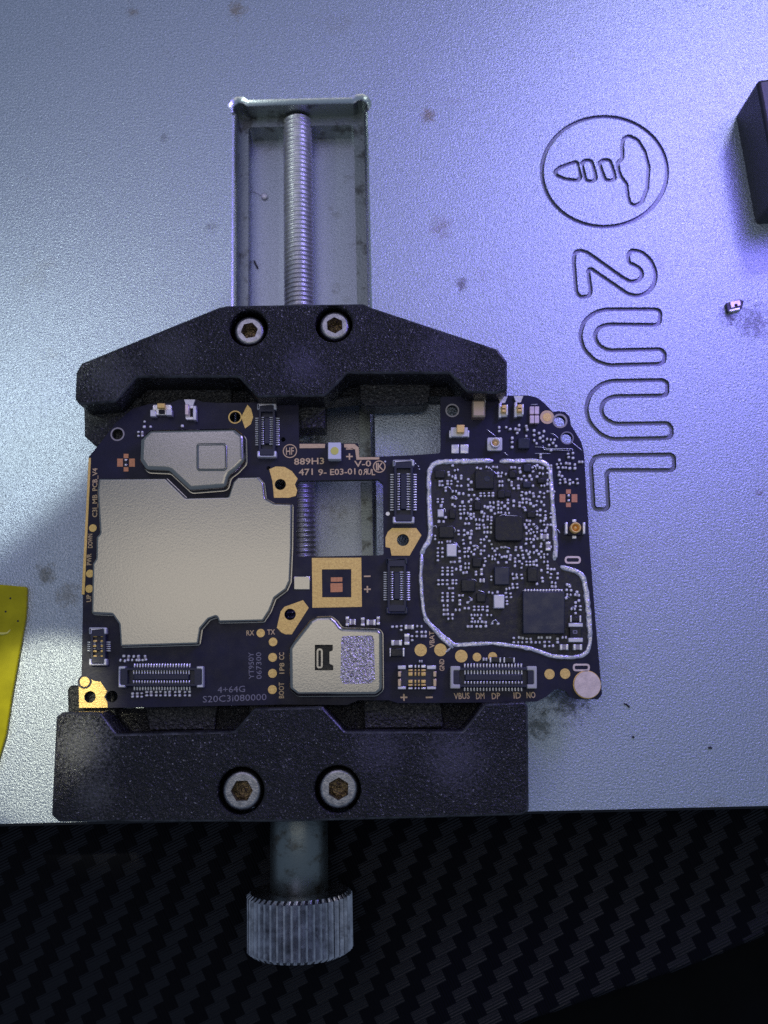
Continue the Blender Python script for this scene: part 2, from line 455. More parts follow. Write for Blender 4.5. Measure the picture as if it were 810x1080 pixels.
# helical thread
n = 20; turns = int((y1 - y) / pitch); rows = []
for k in range(turns * 6):
    yy = y + k * pitch / 6
    row = []
    for i in range(n):
        a = 2 * math.pi * i / n
        ph = (k / 6 - i / n) % 1.0
        tri = abs(ph * 2 - 1)
        r = rr * (.86 + .14 * min(1, tri * 1.3))
        row.append((xa + r * math.cos(-a), yy, ZA + r * math.sin(-a)))
    rows.append(row)
mb.rings(rows, 0, True)
build(mb, 'threaded_rod', M['rod'], cs)
mb = MB()
rc = (ax(347, 905)[0] - ax(286, 905)[0]) / 2
yk1 = P(316, 939, ZA)[1]; yk0 = P(316, 1003, ZA)[1]
along_y(mb, [(rc * .9, yk1 - .02), (rc, yk1 + .02), (rc, yb - .06), (rc * .97, yb - .03), (rc * .97, yb - .002)], xk, 40)
build(mb, 'collar', M['collar'], cs)
mb = MB()
nt_ = 46; loop = []
for i in range(nt_ * 4):
    a = -2 * math.pi * i / (nt_ * 4)
    r = rk * (1 - .085 * (0.0, .12, 1.0, .6)[i % 4])
    loop.append((r, a))
def kring(y, f): return [(xk + r * f * math.cos(a), y, ZA + r * f * math.sin(a)) for r, a in loop]
def kflat(y, r0): return [(xk + r0 * math.cos(a), y, ZA + r0 * math.sin(a)) for r, a in loop]
mb.rings([kflat(yk0, rk * .3), kflat(yk0, rk * .91), kring(yk0 + .035, 1.0), kring(yk1 - .035, 1.0), kflat(yk1, rk * .92), kflat(yk1, rk * .4)], 0)
mb.face(list(range(len(loop) - 1, -1, -1)), 0)
build(mb, 'knurled_knob', M['knob'], cs)

# ------------------------------------------------------------------ clamp jaws
ZJ = .8
def bolt(parent, u, v, r_px, zt, rot):
    x, y = P(u, v, zt)
    r = r_px * .01 * (CAM.z - zt) / 10
    mb = MB()
    hexa = circ(x, y, r * .57, 6, rot)
    mb.prism(circ(x, y, r, 36), zt - .36, zt, holes=[hexa], bev=.035, seg=3)
    b_ = build(mb, 'bolt', M['bolt'], parent)
    mb = MB()
    hx = circ(x, y, r * .57, 24)
    base = circ(x, y, r * .64, 24)
    mb.rings([[(px, py, zt - .17) for px, py in base], [(px, py, zt - .14) for px, py in circ(x, y, r * .3, 24)], [(px, py, zt - .16) for px, py in circ(x, y, r * .02, 24)]], 0, True)
    build(mb, 'hex_socket', M['socket'], b_)
    return (x, y, r)

def jaw(name, label, outline, cb, bolts, ledges, zt_bolt, back, loc):
    j = thing(name, label, 'clamp jaw', loc, 'black clamp jaws')
    w = roundp(W(outline, ZJ), .035, 2)
    holes = []
    for (u, v, r_px, rot), (cu, cv, cr) in zip(bolts, cb):
        x, y = P(cu, cv, ZJ); holes.append(circ(x, y, cr * .0097, 36))
    mb = MB()
    mb.prism(w, .32, ZJ, holes=holes, bev=.022, seg=2, hbev=.012, me=1)
    # lower body, set back from the front lip
    mb.prism(roundp(W(back, ZJ), .03, 2), .002, .318)
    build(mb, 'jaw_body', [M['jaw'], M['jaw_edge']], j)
    for (u, v, r_px, rot) in bolts: bolt(j, u, v, r_px, zt_bolt, rot)
    for L in ledges:
        mb = MB()
        pts, z0, z1 = L[0], L[1], L[2]
        mb.prism(roundp(W(pts, z1), .02, 2), z0, z1, bev=.018, seg=2)
        build(mb, 'support_ledge', M['jaw_rough'], j)
    return j
upper = [(80, 393), (85.5, 383), (230.5, 324), (240, 322), (383, 320), (392, 324), (525, 368), (535, 381), (535, 412), (524, 415), (493, 414), (474, 394), (366, 394), (343, 418), (271, 419), (252, 398), (144, 398), (122, 424), (84, 427), (79, 421)]
uback = [(80, 393), (85.5, 383), (230.5, 324), (240, 322), (383, 320), (392, 324), (525, 368), (535, 381), (535, 404), (462, 404), (378, 404), (343, 408), (271, 410), (252, 412), (122, 414), (80, 416)]
ZLG = .415
lu = [([(88, 419), (133, 417), (150, 419), (150, 470), (100, 470), (89, 460)], .10, ZLG),
      ([(146, 404), (246, 402), (243, 440), (150, 440)], .10, ZLG - .06),
      ([(262, 410), (343, 408), (343, 452), (262, 454)], .10, ZLG - .02),
      ([(378, 402), (456, 400), (452, 424), (446, 427), (386, 429), (380, 424)], .12, ZLG),
      ([(486, 408), (535, 404), (534, 450), (488, 452)], .10, ZLG)]
jaw('clamp_jaw', 'worn black clamp jaw with sloping shoulders, holding the circuit board from the slot side',
    upper, [(262, 346, 21), (352, 342, 20.5)], [(263, 348.5, 17, R(10)), (353, 343, 17, R(32))], lu, ZJ - .06, uback, (*P(310, 370, 0), 0.002))
lower = [(59, 756), (66, 751), (106, 751), (123, 774), (247, 771), (268, 747), (340, 745), (364, 771), (488, 771), (511, 742), (553, 740), (557, 745), (558, 855), (551, 860), (300, 867), (62, 867), (54, 860)]
lback = [(59, 763), (66, 758), (106, 750), (247, 746), (268, 745), (340, 744), (488, 741), (511, 744), (553, 748), (557, 752), (558, 850), (300, 858), (62, 859), (55, 854)]
ll = [([(71, 727), (74, 723), (118, 722), (124, 768), (72, 768)], .10, ZLG),
      ([(149, 726), (233, 724), (226, 770), (157, 771)], .10, ZLG - .02),
      ([(262, 722), (345, 720), (345, 760), (262, 760)], .10, ZLG - .03),
      ([(382, 720), (463, 718), (468, 768), (384, 769)], .10, ZLG - .02),
      ([(505, 715), (555, 714), (554, 758), (508, 758)], .10, ZLG - .04)]
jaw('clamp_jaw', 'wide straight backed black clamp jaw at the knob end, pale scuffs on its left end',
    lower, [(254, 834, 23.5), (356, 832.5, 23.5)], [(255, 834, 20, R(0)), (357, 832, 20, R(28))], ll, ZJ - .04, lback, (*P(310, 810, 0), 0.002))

# ------------------------------------------------------------------ circuit board
ZB, ZU = .5, .42
pcb = thing('circuit_board', 'dark navy phone circuit board with silver shield cans, held between the black jaws', 'circuit board', (*P(360, 590, ZU), ZU))
outline = [(93.5, 482), (106, 467), (122, 446), (140, 431), (158, 426), (181, 424.5), (188, 421.5), (206, 421), (214, 424), (230, 425), (313, 424), (315, 427), (315, 467),
           (346, 467.5), (378, 467.5), (379, 482), (401, 481.5), (436, 480), (464, 478), (465, 470), (464.5, 420), (467, 418.5), (556, 417), (566, 419), (573, 424), (583, 434.5), (588, 433.5), (596, 434.5), (601, 440),
           (602, 448), (607, 456), (613, 466), (616, 477), (622.5, 583), (628, 654), (635, 732), (631, 737.5), (608, 737.5), (601, 735), (597, 729), (590, 726), (584, 728), (576, 735), (566, 740), (500, 741), (420, 741.5), (410, 738.5), (378, 738.5), (366, 743.5),
           (300, 743), (180, 745.5), (83, 747), (82.5, 722), (86, 712), (87.5, 628), (86, 627)]
WB = roundp(W(outline, ZB), .02, 2)
cut = roundp(W([(314.5, 507), (399, 505.5), (404, 510), (404.5, 585.5), (311.5, 587.5), (313, 524), (311, 516)], ZB), .02, 2)
def hc(u, v, r): return circ(*P(u, v, ZB), r * .01, 20)
hole_list = [(124, 458, 6), (248, 440, 6), (295.7, 511, 6), (425, 569.6, 6.4), (306, 648, 6), (95, 735, 6), (118, 734.5, 6), (477, 433, 6), (590.5, 444, 6), (598, 462, 6),
             (298.5, 463.5, 2.6), (283.2, 493.7, 2.2)]
hls = [cut] + [hc(*h) for h in hole_list]
mb = MB(); mb.prism(WB, ZU, ZB, holes=hls, mw=1)
build(mb, 'board', [M['pcb'], M['pcb_edge']], pcb)
# bare area inside the soldered frame, a sheet of slightly different mask
rf = [(457, 489), (576, 489), (581, 520), (585, 590), (591, 599), (602, 601), (613, 606), (620, 680), (616, 691), (588, 691), (545, 680), (520, 676), (478, 682), (448, 650), (444.5, 600), (446, 580), (454.5, 571), (453.5, 498)]
mb = MB(); mb.prism(W(rf, ZB), ZB, ZB + .0015, bottom=False)
build(mb, 'bare_area', M['pcb_rf'], pcb)

def flat(name, pts, m, h=.003, holes=(), r=0.0, parent=None, z=ZB, bev=0.0):
    w = W(pts, z)
    if r: w = roundp(w, r, 3)
    mb = MB(); mb.prism(w, z, z + h, holes=holes, bottom=False, bev=bev)
    return build(mb, name, m, parent or pcb)
def boxpx(name, u0, v0, u1, v1, h, m, z=ZB, r=.0, bev=.006, parent=None, rot=0):
    pts = [(u0, v0), (u1, v0), (u1, v1), (u0, v1)]
    if rot:
        cx_, cy_ = (u0 + u1) / 2, (v0 + v1) / 2
        pts = [(cx_ + (u - cx_) * math.cos(rot) - (v - cy_) * math.sin(rot), cy_ + (u - cx_) * math.sin(rot) + (v - cy_) * math.cos(rot)) for u, v in pts]
    w = W(pts, z)
    if r: w = roundp(w, r, 3)
    mb = MB(); mb.prism(w, z, z + h, bottom=False, bev=min(bev, h * .6), seg=2)
    return build(mb, name, m, parent or pcb)

# gold pads and plated holes
flat('gold_pad', [(284, 495), (291, 492), (300, 492.5), (308, 497), (314, 505), (311, 511), (313.5, 517), (312, 523), (305, 525), (289, 525), (287.5, 508)], M['gold'], holes=[hc(295.7, 511, 6)])
flat('gold_pad', [(254.5, 440), (261, 427), (265, 431.5), (267, 440), (264.5, 447.5), (258.5, 452)], M['gold'])
flat('gold_pad', [(406.5, 567), (409, 561), (413.5, 557), (439, 557), (444.5, 564.5), (432, 586), (413, 586), (411.5, 578), (406.7, 577)], M['gold'], holes=[hc(425, 569.6, 6.4)])
flat('gold_pad', [(319.6, 633), (325.6, 641), (307.8, 669), (301, 669), (296.7, 667), (292, 662), (296, 645), (300, 640)], M['gold'], holes=[hc(306, 648, 6)])
flat('gold_pad', [(83.2, 724), (83.5, 719), (93, 714), (99, 718), (106, 719), (113, 729), (110, 735), (113, 740), (113.5, 746.2), (83.5, 746.6)], M['gold'], holes=[hc(95, 735, 6)])
def ring(name, u, v, r0, r1, m, h=.004, z=ZB):
    x, y = P(u, v, z); mb = MB()
    mb.prism(circ(x, y, r1 * .01, 28), z, z + h, holes=[circ(x, y, r0 * .01, 28)], bottom=False)
    return build(mb, name, m, pcb)
def disc(name, u, v, r, m, h=.003, z=ZB, parent=None):
    x, y = P(u, v, z); mb = MB(); mb.prism(circ(x, y, r * .01, 26), z, z + h, bottom=False)
    return build(mb, name, m, parent or pcb)
ring('plated_ring', 248, 440, 6, 7.3, M['gold']); ring('plated_ring', 124, 458, 6, 7.5, M['ceramic']); ring('plated_ring', 477, 433, 6, 7.4, M['ceramic'])
ring('plated_ring', 590.5, 444, 6, 8, M['ceramic']); ring('plated_ring', 598, 462, 6, 7.2, M['greytext'])
disc('test_pad', 89.5, 719, 7.2, M['pcb'], .005); disc('test_pad', 89.5, 719, 5, M['gold'], .0075)
disc('test_pad', 577, 440, 7.5, M['goldtext'], .002); disc('test_pad', 577, 440, 4.6, M['gold'], .005)
hsq = W([(339.5, 600.5), (370.5, 600.3), (370.5, 630), (339.8, 630)], ZB)
flat('gold_pad', [(329, 588.5), (381, 588.2), (381.7, 640), (329.5, 641)], M['gold'], holes=[hsq])
flat('copper_pad', [(349, 609), (361, 608.8), (361, 613.4), (349, 613.6)], M['copper']); flat('copper_pad', [(348.5, 615.2), (361.2, 615), (361.3, 624.3), (348.6, 624.6)], M['copper'])
mb = MB()
strip = W([(93.6, 483), (96.0, 483), (89.2, 627), (86.2, 627)], ZB); mb.prism(strip, ZU + .004, ZB + .004, bottom=False)
build(mb, 'edge_plating', M['gold'], pcb)
flat('gold_edge_strip', [(316, 468.2), (343, 468.2), (342.5, 472.5), (316, 472.8)], M['goldtext'])
flat('gold_edge_strip', [(363, 468.3), (374, 468.3), (378.2, 472), (379, 482.3), (400, 482.2), (400, 484.6), (376, 485), (374.5, 474), (363, 471.8)], M['goldtext'])
pads = [(98, 557, 4), (95, 605, 4.1), (94.3, 621, 4.1), (275, 667.7, 4.3), (288, 677, 4.4), (287.6, 693.3, 4.5), (287.5, 710.2, 4.5), (287.3, 727.3, 4.5),
        (443.7, 685.6, 6.3), (464.5, 685.4, 6.4), (486.5, 692, 6.4), (503, 693, 4.4), (519.5, 692.5, 4.6), (579.5, 711, 5.2), (596, 710.5, 5.2)]
for u, v, r in pads: disc('test_pad', u, v, r, M['gold'], .004)
disc('round_contact', 619, 722, 13.4, M['pinkpad'], .03); ring('plated_ring', 619, 722, 13.4, 14.2, M['gold'], .006)
disc('solder_dot', 409, 542, 2.1, M['tin'], .01)
for (u, v, L) in [(604, 590.6, 17), (613, 704, 18)]:
    w = roundp(W([(u - L / 2, v - 4), (u + L / 2, v - 4), (u + L / 2, v + 4), (u - L / 2, v + 4)], ZB), .04, 5)
    wi = roundp(W([(u - L / 2 + 2, v - 2), (u + L / 2 - 2, v - 2), (u + L / 2 - 2, v + 2), (u - L / 2 + 2, v + 2)], ZB), .02, 5)
    mb = MB(); mb.prism(w, ZB, ZB + .006, holes=[wi], bottom=False)
    build(mb, 'oblong_pad', M['pinkpad'], pcb)
for cxp, cyp, s in [(133, 488, 1.0), (599.5, 525.5, 1.0)]:
    for dx, dy, w_, h_ in [(-6.3, 0, 6, 8.5), (6.3, 0, 6, 8.5), (0, -7, 5, 4.6), (0, 7, 5, 4.6)]:
        flat('copper_pad', rect(cxp + dx - w_ / 2, cyp + dy - h_ / 2, cxp + dx + w_ / 2, cyp + dy + h_ / 2), M['copper'])
    for dy, k in ((-2.6, 1), (0, 0), (2.6, 1)):
        boxpx('chip_component', cxp - 1.2, cyp + dy - 1.1, cxp + 1.2, cyp + dy + 1.1, .02 if k else .016, M['tin'] if k else M['capbody'])

# ------------------------------------------------------------------ shield cans
def shield(pts, h, bev, r, holes=(), m=None, rr=None):
    w = roundp(W(pts, ZB), rr or r, 4)
    mb = MB()
    o = ccw(w)
    skirt = inset(o, -.008)
    mb.rings([[(x, y, ZB) for x, y in skirt], [(x, y, ZB + .02) for x, y in skirt], [(x, y, ZB + .021) for x, y in o]], 0)
    mb.prism(w, ZB + .02, ZB + h, bev=bev, seg=4, holes=holes, bottom=False)
    return build(mb, 'shield_can', m or M['can'], pcb)
S1 = [(107, 506.5), (177, 506), (198, 526.5), (242, 525.5), (247, 510), (252, 505), (273, 504.5), (279, 511), (281, 527), (291, 532.5), (309, 533), (308.5, 580), (307, 614), (303, 623), (291, 632), (286, 645), (279, 656),
      (232, 657), (230, 651), (222, 654), (213.5, 664), (211, 680), (129.5, 682.5), (128, 659), (121, 649), (99.3, 648), (100.5, 596), (104, 590), (104.5, 568), (108, 564), (105.5, 520)]
s1o = shield(S1, .10, .022, .02)
def ridge(pts, h, r_px, name, parent, z):
    mb = MB(); mb.tube([(*P(u, v, z), z) for u, v in pts], r_px * .01, 8); return build(mb, name, M['can'], parent)
S2 = [(161, 456.5), (250, 454.8), (260, 463), (260.5, 490), (252, 499), (244, 505), (241, 517.5), (203, 520.5), (196, 514), (181, 500), (157, 499), (150.5, 489), (151.5, 466)]
s2o = shield(S2, .16, .05, .07)
pl = W([(209, 467.5), (237, 467), (240, 470), (240, 494), (237, 497), (209, 497), (207, 494), (207, 470)], ZB + .16)
mb = MB(); mb.prism(roundp(pl, .02, 2), ZB + .155, ZB + .172, bev=.016, seg=3, bottom=False, holes=[roundp(inset(ccw(pl), .028), .02, 2)], hbev=.012)
build(mb, 'pressed_square', M['can'], s2o)
S3 = [(328, 655), (335, 651), (350, 650.5), (356, 655.5), (361, 662.5), (400, 664), (403.5, 668), (404, 728), (397, 733.5), (315, 734), (306.5, 727), (306, 684), (309, 679)]
win = W([(332, 680), (351, 680), (351, 686), (347.5, 687.5), (347.5, 700), (351.5, 702), (351.5, 707), (332, 707)], ZB + .15)
s3o = shield(S3, .15, .04, .06, holes=[win])
mb = MB(); w = W([(331, 679), (353, 679), (353, 708), (331, 708)], ZB + .05); mb.cap([ccw(w)], ZB + .05); build(mb, 'window_floor', M['chip'], s3o)
mb = MB(); w = roundp(W([(334, 684), (340.5, 684), (340.5, 705), (334, 705)], ZB + .06), .03, 4)
wi = roundp(inset(ccw(w), .018), .015, 4); mb.prism(w, ZB + .052, ZB + .075, holes=[wi], bottom=False); build(mb, 'oblong_ring', M['can'], s3o)
mb = MB(); mb.prism(roundp(W([(360, 671), (393, 670), (394.5, 675), (395.5, 717), (390, 721), (362, 721.5), (359, 716)], ZB + .15), .03, 3), ZB + .148, ZB + .1525, bottom=False)
build(mb, 'abraded_patch', M['can_rough'], s3o)
# solder tab beside the big can
boxpx('solder_tab', 310, 608, 327, 622, .012, M['can'])

# ------------------------------------------------------------------ connectors
PINS_STUFF = MB()
PIN = None
def make_pin_mesh(lx, ly, h, name):
    mb = MB(); mb.prism(rect(-lx / 2, -ly / 2, lx / 2, ly / 2), 0, h, bev=.006, seg=2, bottom=False)
    return mb.mesh(name, [M['tin']])
def connector(u0, v0, u1, v1, vertical, n, plas, endm, individual=True, h=.075, bl=.07, bt=.018):
    """housing with a tongue in a recess, end brackets, leads along both long sides"""
    corners = W([(u0, v1), (u1, v1), (u1, v0), (u0, v0)], ZB)
    cx_, cy_ = sum(p[0] for p in corners) / 4, sum(p[1] for p in corners) / 4
    # axis directions following the board's slight turn
    ex = (Vector(corners[1]) - Vector(corners[0]) + Vector(corners[2]) - Vector(corners[3])) * .5
    ey = (Vector(corners[3]) - Vector(corners[0]) + Vector(corners[2]) - Vector(corners[1])) * .5
    if vertical: L, Wd, dl, dw = ey.length, ex.length, ey.normalized(), ex.normalized()
    else: L, Wd, dl, dw = ex.length, ey.length, ex.normalized(), ey.normalized()
    c = Vector((cx_, cy_))
    def q(a, b): p = c + dl * a + dw * b; return (p.x, p.y)
    def rc_(a0, b0, a1, b1): return [q(a0, b0), q(a1, b0), q(a1, b1), q(a0, b1)]
    lead = .035
    hw, hl = Wd / 2 - lead * .8, L / 2 - .02
    mb = MB()
    mb.prism(roundp(rc_(-hl, -hw, hl, hw), .015, 2), ZB, ZB + h, holes=[rc_(-hl + .07, -hw + .028, hl - .07, hw - .028)], bev=.008, seg=2, bottom=False)
    mb.cap([ccw(rc_(-hl + .07, -hw + .028, hl - .07, hw - .028))], ZB + .02)
    mb.prism(roundp(rc_(-hl + .13, -hw * .32, hl - .13, hw * .32), .01, 2), ZB + .02, ZB + h * .85, bev=.008, seg=2, bottom=False)
    root = build(mb, 'connector', plas, pcb)
    # end brackets: a U round each end
    for s in (-1, 1):
        mb = MB()
        e = L / 2
        t_ = bt
        outer = [q(s * (e - bl), -hw - .012), q(s * e, -hw - .012), q(s * e, hw + .012), q(s * (e - bl), hw + .012),
                 q(s * (e - bl), hw - t_), q(s * (e - t_), hw - t_), q(s * (e - t_), -hw + t_), q(s * (e - bl), -hw + t_)]
        mb.prism(roundp(outer, .012, 2), ZB + .002, ZB + h + .006, bev=.01, seg=2, bottom=False)
        build(mb, 'end_bracket', endm, root)
    span = L - .30
    step = span / (n - 1)
    ang = math.atan2(dl.y, dl.x)
    if individual: pm = make_pin_mesh(step * .52, .052, .03, 'lead_pin')
    cm, cm2 = MB(), MB()
    for k in range(n):
        a = -span / 2 + k * step
        for s in (-1, 1):
            x, y = q(a, s * (Wd / 2 - .016))
            if individual:
                o = link('lead_pin', pm, root, (x, y, ZB)); o.rotation_euler.z = ang
            else:
                p4 = [(Vector((x, y)) + dl * i * step * .26 + dw * j * .026) for i, j in ((-1, -1), (1, -1), (1, 1), (-1, 1))]
                PINS_STUFF.prism([tuple(p) for p in p4], ZB, ZB + .03, bev=.006, seg=1, bottom=False)
            for b0 in (hw * .42, hw * .62) if s > 0 else (-hw * .52,):
                p4 = [(Vector(q(a, b0)) + dl * i * step * .22 + dw * j * .014) for i, j in ((-1, -1), (1, -1), (1, 1), (-1, 1))]
                (cm if s > 0 else cm2).prism([tuple(p) for p in p4], ZB + .02, ZB + h * .8, bev=.005, seg=1, bottom=False)
    build(cm, 'contact_strip', M['tin'], root); build(cm2, 'contact_strip', M['tin'], root)
    return root
connector(270.5, 427.5, 294, 484, True, 13, M['plastic'], M['crystal'], False)
connector(412.5, 486.5, 438.5, 553, True, 15, M['plastic'], M['crystal'])
connector(405.5, 589, 431.5, 648, True, 13, M['plastic'], M['chipblue'])
connector(127, 701, 216, 727, False, 21, M['plastic'], M['crystal'], False)
connector(474.5, 701, 565, 728, False, 19, M['plastic'], M['cream'], bl=.10, bt=.032)
# small shield connector, lower left
def small_conn(u0, v0, u1, v1, vertical, n, gold=True):
    cn = connector(u0, v0, u1, v1, vertical, n, M['plastic'], M['crystal'], False, .06)
    return cn
sc_ = small_conn(94, 662, 116, 702, True, 5)
for k in range(5):
    v = 671 + k * 5.3
    for u in (99.5, 107.5): boxpx('gold_contact', u, v - 1.1, u + 4, v + 1.1, .05, M['gold'], parent=sc_)
# battery connector
bx0 = boxpx('battery_connector', 421, 706, 459, 724, .05, M['plastic'], r=.02)
for u0, u1 in ((419.5, 428), (450, 459.5)):
    boxpx('end_bracket', u0, 702, u1, 706, .075, M['crystal'], parent=bx0); boxpx('end_bracket', u0, 724, u1, 727, .075, M['crystal'], parent=bx0)
for v0, v1 in ((708, 714), (716, 724)):
    boxpx('gold_contact', 419.5, v0, 423, v1, .08, M['beige'], parent=bx0); boxpx('gold_contact', 456.5, v0, 460, v1, .08, M['beige'], parent=bx0)
for u0, u1 in ((430.5, 435), (437, 438.8), (440.6, 442.4), (444, 448.8)):
    for v0, v1, m_ in ((701.5, 704.5, 'tin'), (706, 708, 'gold'), (709, 713, 'gold'), (717, 720.5, 'gold'), (721.5, 723.5, 'gold'), (725, 727, 'tin')):
        boxpx('gold_contact', u0, v0, u1, v1, .07, M[m_], parent=bx0)

# ------------------------------------------------------------------ soldered frame (remains of the removed shield)
def rail(pts, w, h, name='solder_rail'):
    """bumpy ribbon of solder along a path"""
    p2 = [Vector(P(u, v, ZB)) for u, v in pts]
    # resample
    q = []
    for a, b_ in zip(p2[:-1], p2[1:]):
        k = max(1, int((b_ - a).length / .035))
        q += [a.lerp(b_, i / k) for i in range(k)]
    q.append(p2[-1])
    # smooth a little
    for _ in range(2):
        q = [q[0]] + [(q[i - 1] + q[i] * 2 + q[i + 1]) / 4 for i in range(1, len(q) - 1)] + [q[-1]]
    rows = []
    for i, p in enumerate(q):
        d = (q[min(i + 1, len(q) - 1)] - q[max(i - 1, 0)]).normalized()
        nn = Vector((-d.y, d.x))
        wl, wr = w * random.uniform(.78, 1.2), w * random.uniform(.78, 1.2)
        hh = h * .5 * random.uniform(.7, 1.25)
        if i in (0, len(q) - 1): wl, wr, hh = wl * .5, wr * .5, .004
        row = []
        for f, z in ((-1, 0), (-.92, .75), (-.55, 1), (.5, .9), (.9, .7), (1, 0)):
            s = (wl if f < 0 else wr) * f
            row.append((p.x + nn.x * s, p.y + nn.y * s, ZB + z * hh * random.uniform(.85, 1.15)))
        rows.append(row)
    mb = MB()
    mb.rings([list(reversed(r)) for r in rows], 0, True, closed=False)
    return build(mb, name, M['solder'], pcb)
rail([(520, 486.3), (500, 486.5), (470, 487), (459, 488), (453.5, 493), (452, 502), (453, 529), (453.8, 556), (454.3, 567), (452, 573), (446, 579), (444, 586)], .028, .05)
rail([(445, 584), (443.6, 607), (445, 630), (447, 650), (458, 664), (470, 677), (478, 683.5)], .020, .05)
rail([(447, 652), (463, 667), (479, 681), (495, 679.5), (519, 678.5)], .022, .02)
rail([(476, 683), (470, 688)], .012, .02)
rail([(518, 678), (532, 680), (546, 682), (560, 684), (570, 688), (586, 693), (600, 693.4), (613, 692.5), (620, 688), (622.5, 678), (621, 660)], .022, .045)
rail([(622, 676), (621, 655), (619, 632), (617, 614), (613, 605), (606, 601.5), (598, 600), (591, 597.3)], .028, .05)
rail([(527, 486.6), (548, 486.2), (568, 486), (577, 488.5), (580.3, 494), (581.5, 512), (583.2, 541), (585.2, 564), (586, 580), (584.5, 591)], .026, .048)

# ------------------------------------------------------------------ chips and larger components
solid = []
def chip(u0, v0, u1, v1, h=.07, m='chip', name='chip', **k):
    solid.append((u0, v0, u1, v1)); return boxpx(name, u0, v0, u1, v1, h, M[m], bev=.008, **k)
ch = chip(521, 545.5, 550.5, 571.5, .09, r=.04)
cB = lambda x, y: (x / 8.1 + 440, y / 8.1 + 480)
def chipA(x0, y0, x1, y1, **k): a, b = cB(x0, y0); c, d = cB(x1, y1); return chip(a, b, c, d, **k)
def chipB(x0, y0, x1, y1, **k): return chip(x0 / 7.36 + 530, y0 / 7.36 + 480, x1 / 7.36 + 530, y1 / 7.36 + 480, **k)
def chipC(x0, y0, x1, y1, **k): return chip(x0 / 8.1 + 440, y0 / 8.1 + 580, x1 / 8.1 + 440, y1 / 8.1 + 580, **k)
def chipD(x0, y0, x1, y1, **k): return chip(x0 / 7.36 + 530, y0 / 7.36 + 580, x1 / 7.36 + 530, y1 / 7.36 + 580, **k)
ic1 = chipA(492, 140, 650, 295, h=.06); disc('lens_window', 513.8, 505, 3.2, M['chipblue'], .005, ZB + .06, ic1)
chipA(185, 612, 312, 712, h=.06); chipA(485, 400, 540, 475, h=.05); chipA(272, 470, 325, 548, h=.05)
chipA(685, 305, 745, 372, h=.05); chipA(150, 135, 235, 200, h=.04)
chipA(172, 470, 226, 536, m='crystal', h=.06, name='crystal_can'); chipA(249, 765, 334, 872, m='crystal', h=.07, name='crystal_can'); chipA(190, 425, 215, 455, m='crystal', h=.05, name='crystal_can')
chipB(160, 75, 216, 135, m='chipblue', h=.05); chipB(48, 125, 102, 182, h=.05); chipB(155, 213, 214, 258, m='chipblue', h=.05); chipB(268, 185, 322, 222, h=.04)
chipB(188, 440, 250, 490, h=.04); chipB(0, 280, 62, 330, h=.04)
chipC(470, 72, 545, 150, h=.06); chipC(655, 150, 780, 302, h=.07, m='chipblue'); chipC(375, 258, 490, 360, h=.07); chipC(505, 372, 580, 448, h=.06)
chipC(648, 388, 738, 503, m='crystal', h=.08, name='crystal_can')
chipD(190, 140, 265, 250, h=.05); chipD(400, 0, 425, 60, m='crystal', h=.03, name='crystal_can')
pm = chip(550.5, 624.5, 594, 668.5, .08, m='chipblue')
for k in range(13):
    boxpx('edge_ball', 552.5 + k * 3.2, 621.6, 554.6 + k * 3.2, 624.2, .03, M['tin'], parent=pm)
# inductor and resistor by the right rail
ind = chip(600, 661, 612, 676, .06)
for v0, v1 in ((657.5, 661.5), (673, 677.5)):
    boxpx('terminal', 598.5, v0, 613.5, v1, .065, M['crystal'], parent=ind)
zz = ZB + .06
mb = MB(); xx, yy = P(606.5, 666.5, zz)
mb.prism(roundp(rect(xx - .024, yy - .018, xx + .024, yy + .018), .01, 2), zz, zz + .002, holes=[rect(xx - .012, yy - .007, xx + .012, yy + .007)], bottom=False)
build(mb, 'printed_mark', M['greytext'], ind)
rs = chip(602, 650.5, 610.5, 655.5, .045)
for u0, u1 in ((600.5, 602.2), (610.2, 612.2)): boxpx('terminal', u0, 649.5, u1, 656.5, .047, M['tin'], parent=rs)
def cap_(u0, v0, u1, v1, horiz=True, h=.055, body='ceramic', e=.28):
    c_ = boxpx('ceramic_capacitor', u0, v0, u1, v1, h, M[body])
    if horiz:
        w_ = (u1 - u0) * e
        boxpx('terminal', u0 - .4, v0 - .3, u0 + w_, v1 + .3, h + .004, M['tin'], parent=c_); boxpx('terminal', u1 - w_, v0 - .3, u1 + .4, v1 + .3, h + .004, M['tin'], parent=c_)
    else:
        w_ = (v1 - v0) * e
        boxpx('terminal', u0 - .3, v0 - .4, u1 + .3, v0 + w_, h + .004, M['tin'], parent=c_); boxpx('terminal', u0 - .3, v1 - w_, u1 + .3, v1 + .4, h + .004, M['tin'], parent=c_)
    return c_
cap_(590, 680, 598, 685.5); cap_(604, 680, 612.5, 685.5)
cap_(569.3, 564, 577.6, 569); cap_(575, 572.5, 579.6, 581, False)
cap_(412.8, 675.5, 423.5, 680.7); cap_(427, 659.5, 436, 663.7); cap_(426.5, 669, 431.5, 680, False)
c_ = chip(412, 684, 424.5, 692.5, .05)
for u0, u1 in ((410.8, 412.6), (424.5, 426.6)): boxpx('terminal', u0, 683.5, u1, 692.5, .045, M['tin'], parent=c_)
cap_(483.3, 633, 485.8, 638.6, False); cap_(483.2, 627.6, 488.2, 629.5); cap_(506, 600.5, 508.6, 607, False); cap_(505.5, 611, 510.4, 614.6)
cap_(365, 651, 368, 660, False); cap_(369, 653.5, 375, 659); cap_(381, 652, 384.5, 660, False); cap_(387, 654, 396, 659.5); cap_(397.5, 651, 400.5, 659, False)
cap_(442, 696.5, 445, 698.5); cap_(509, 694, 513, 697); 
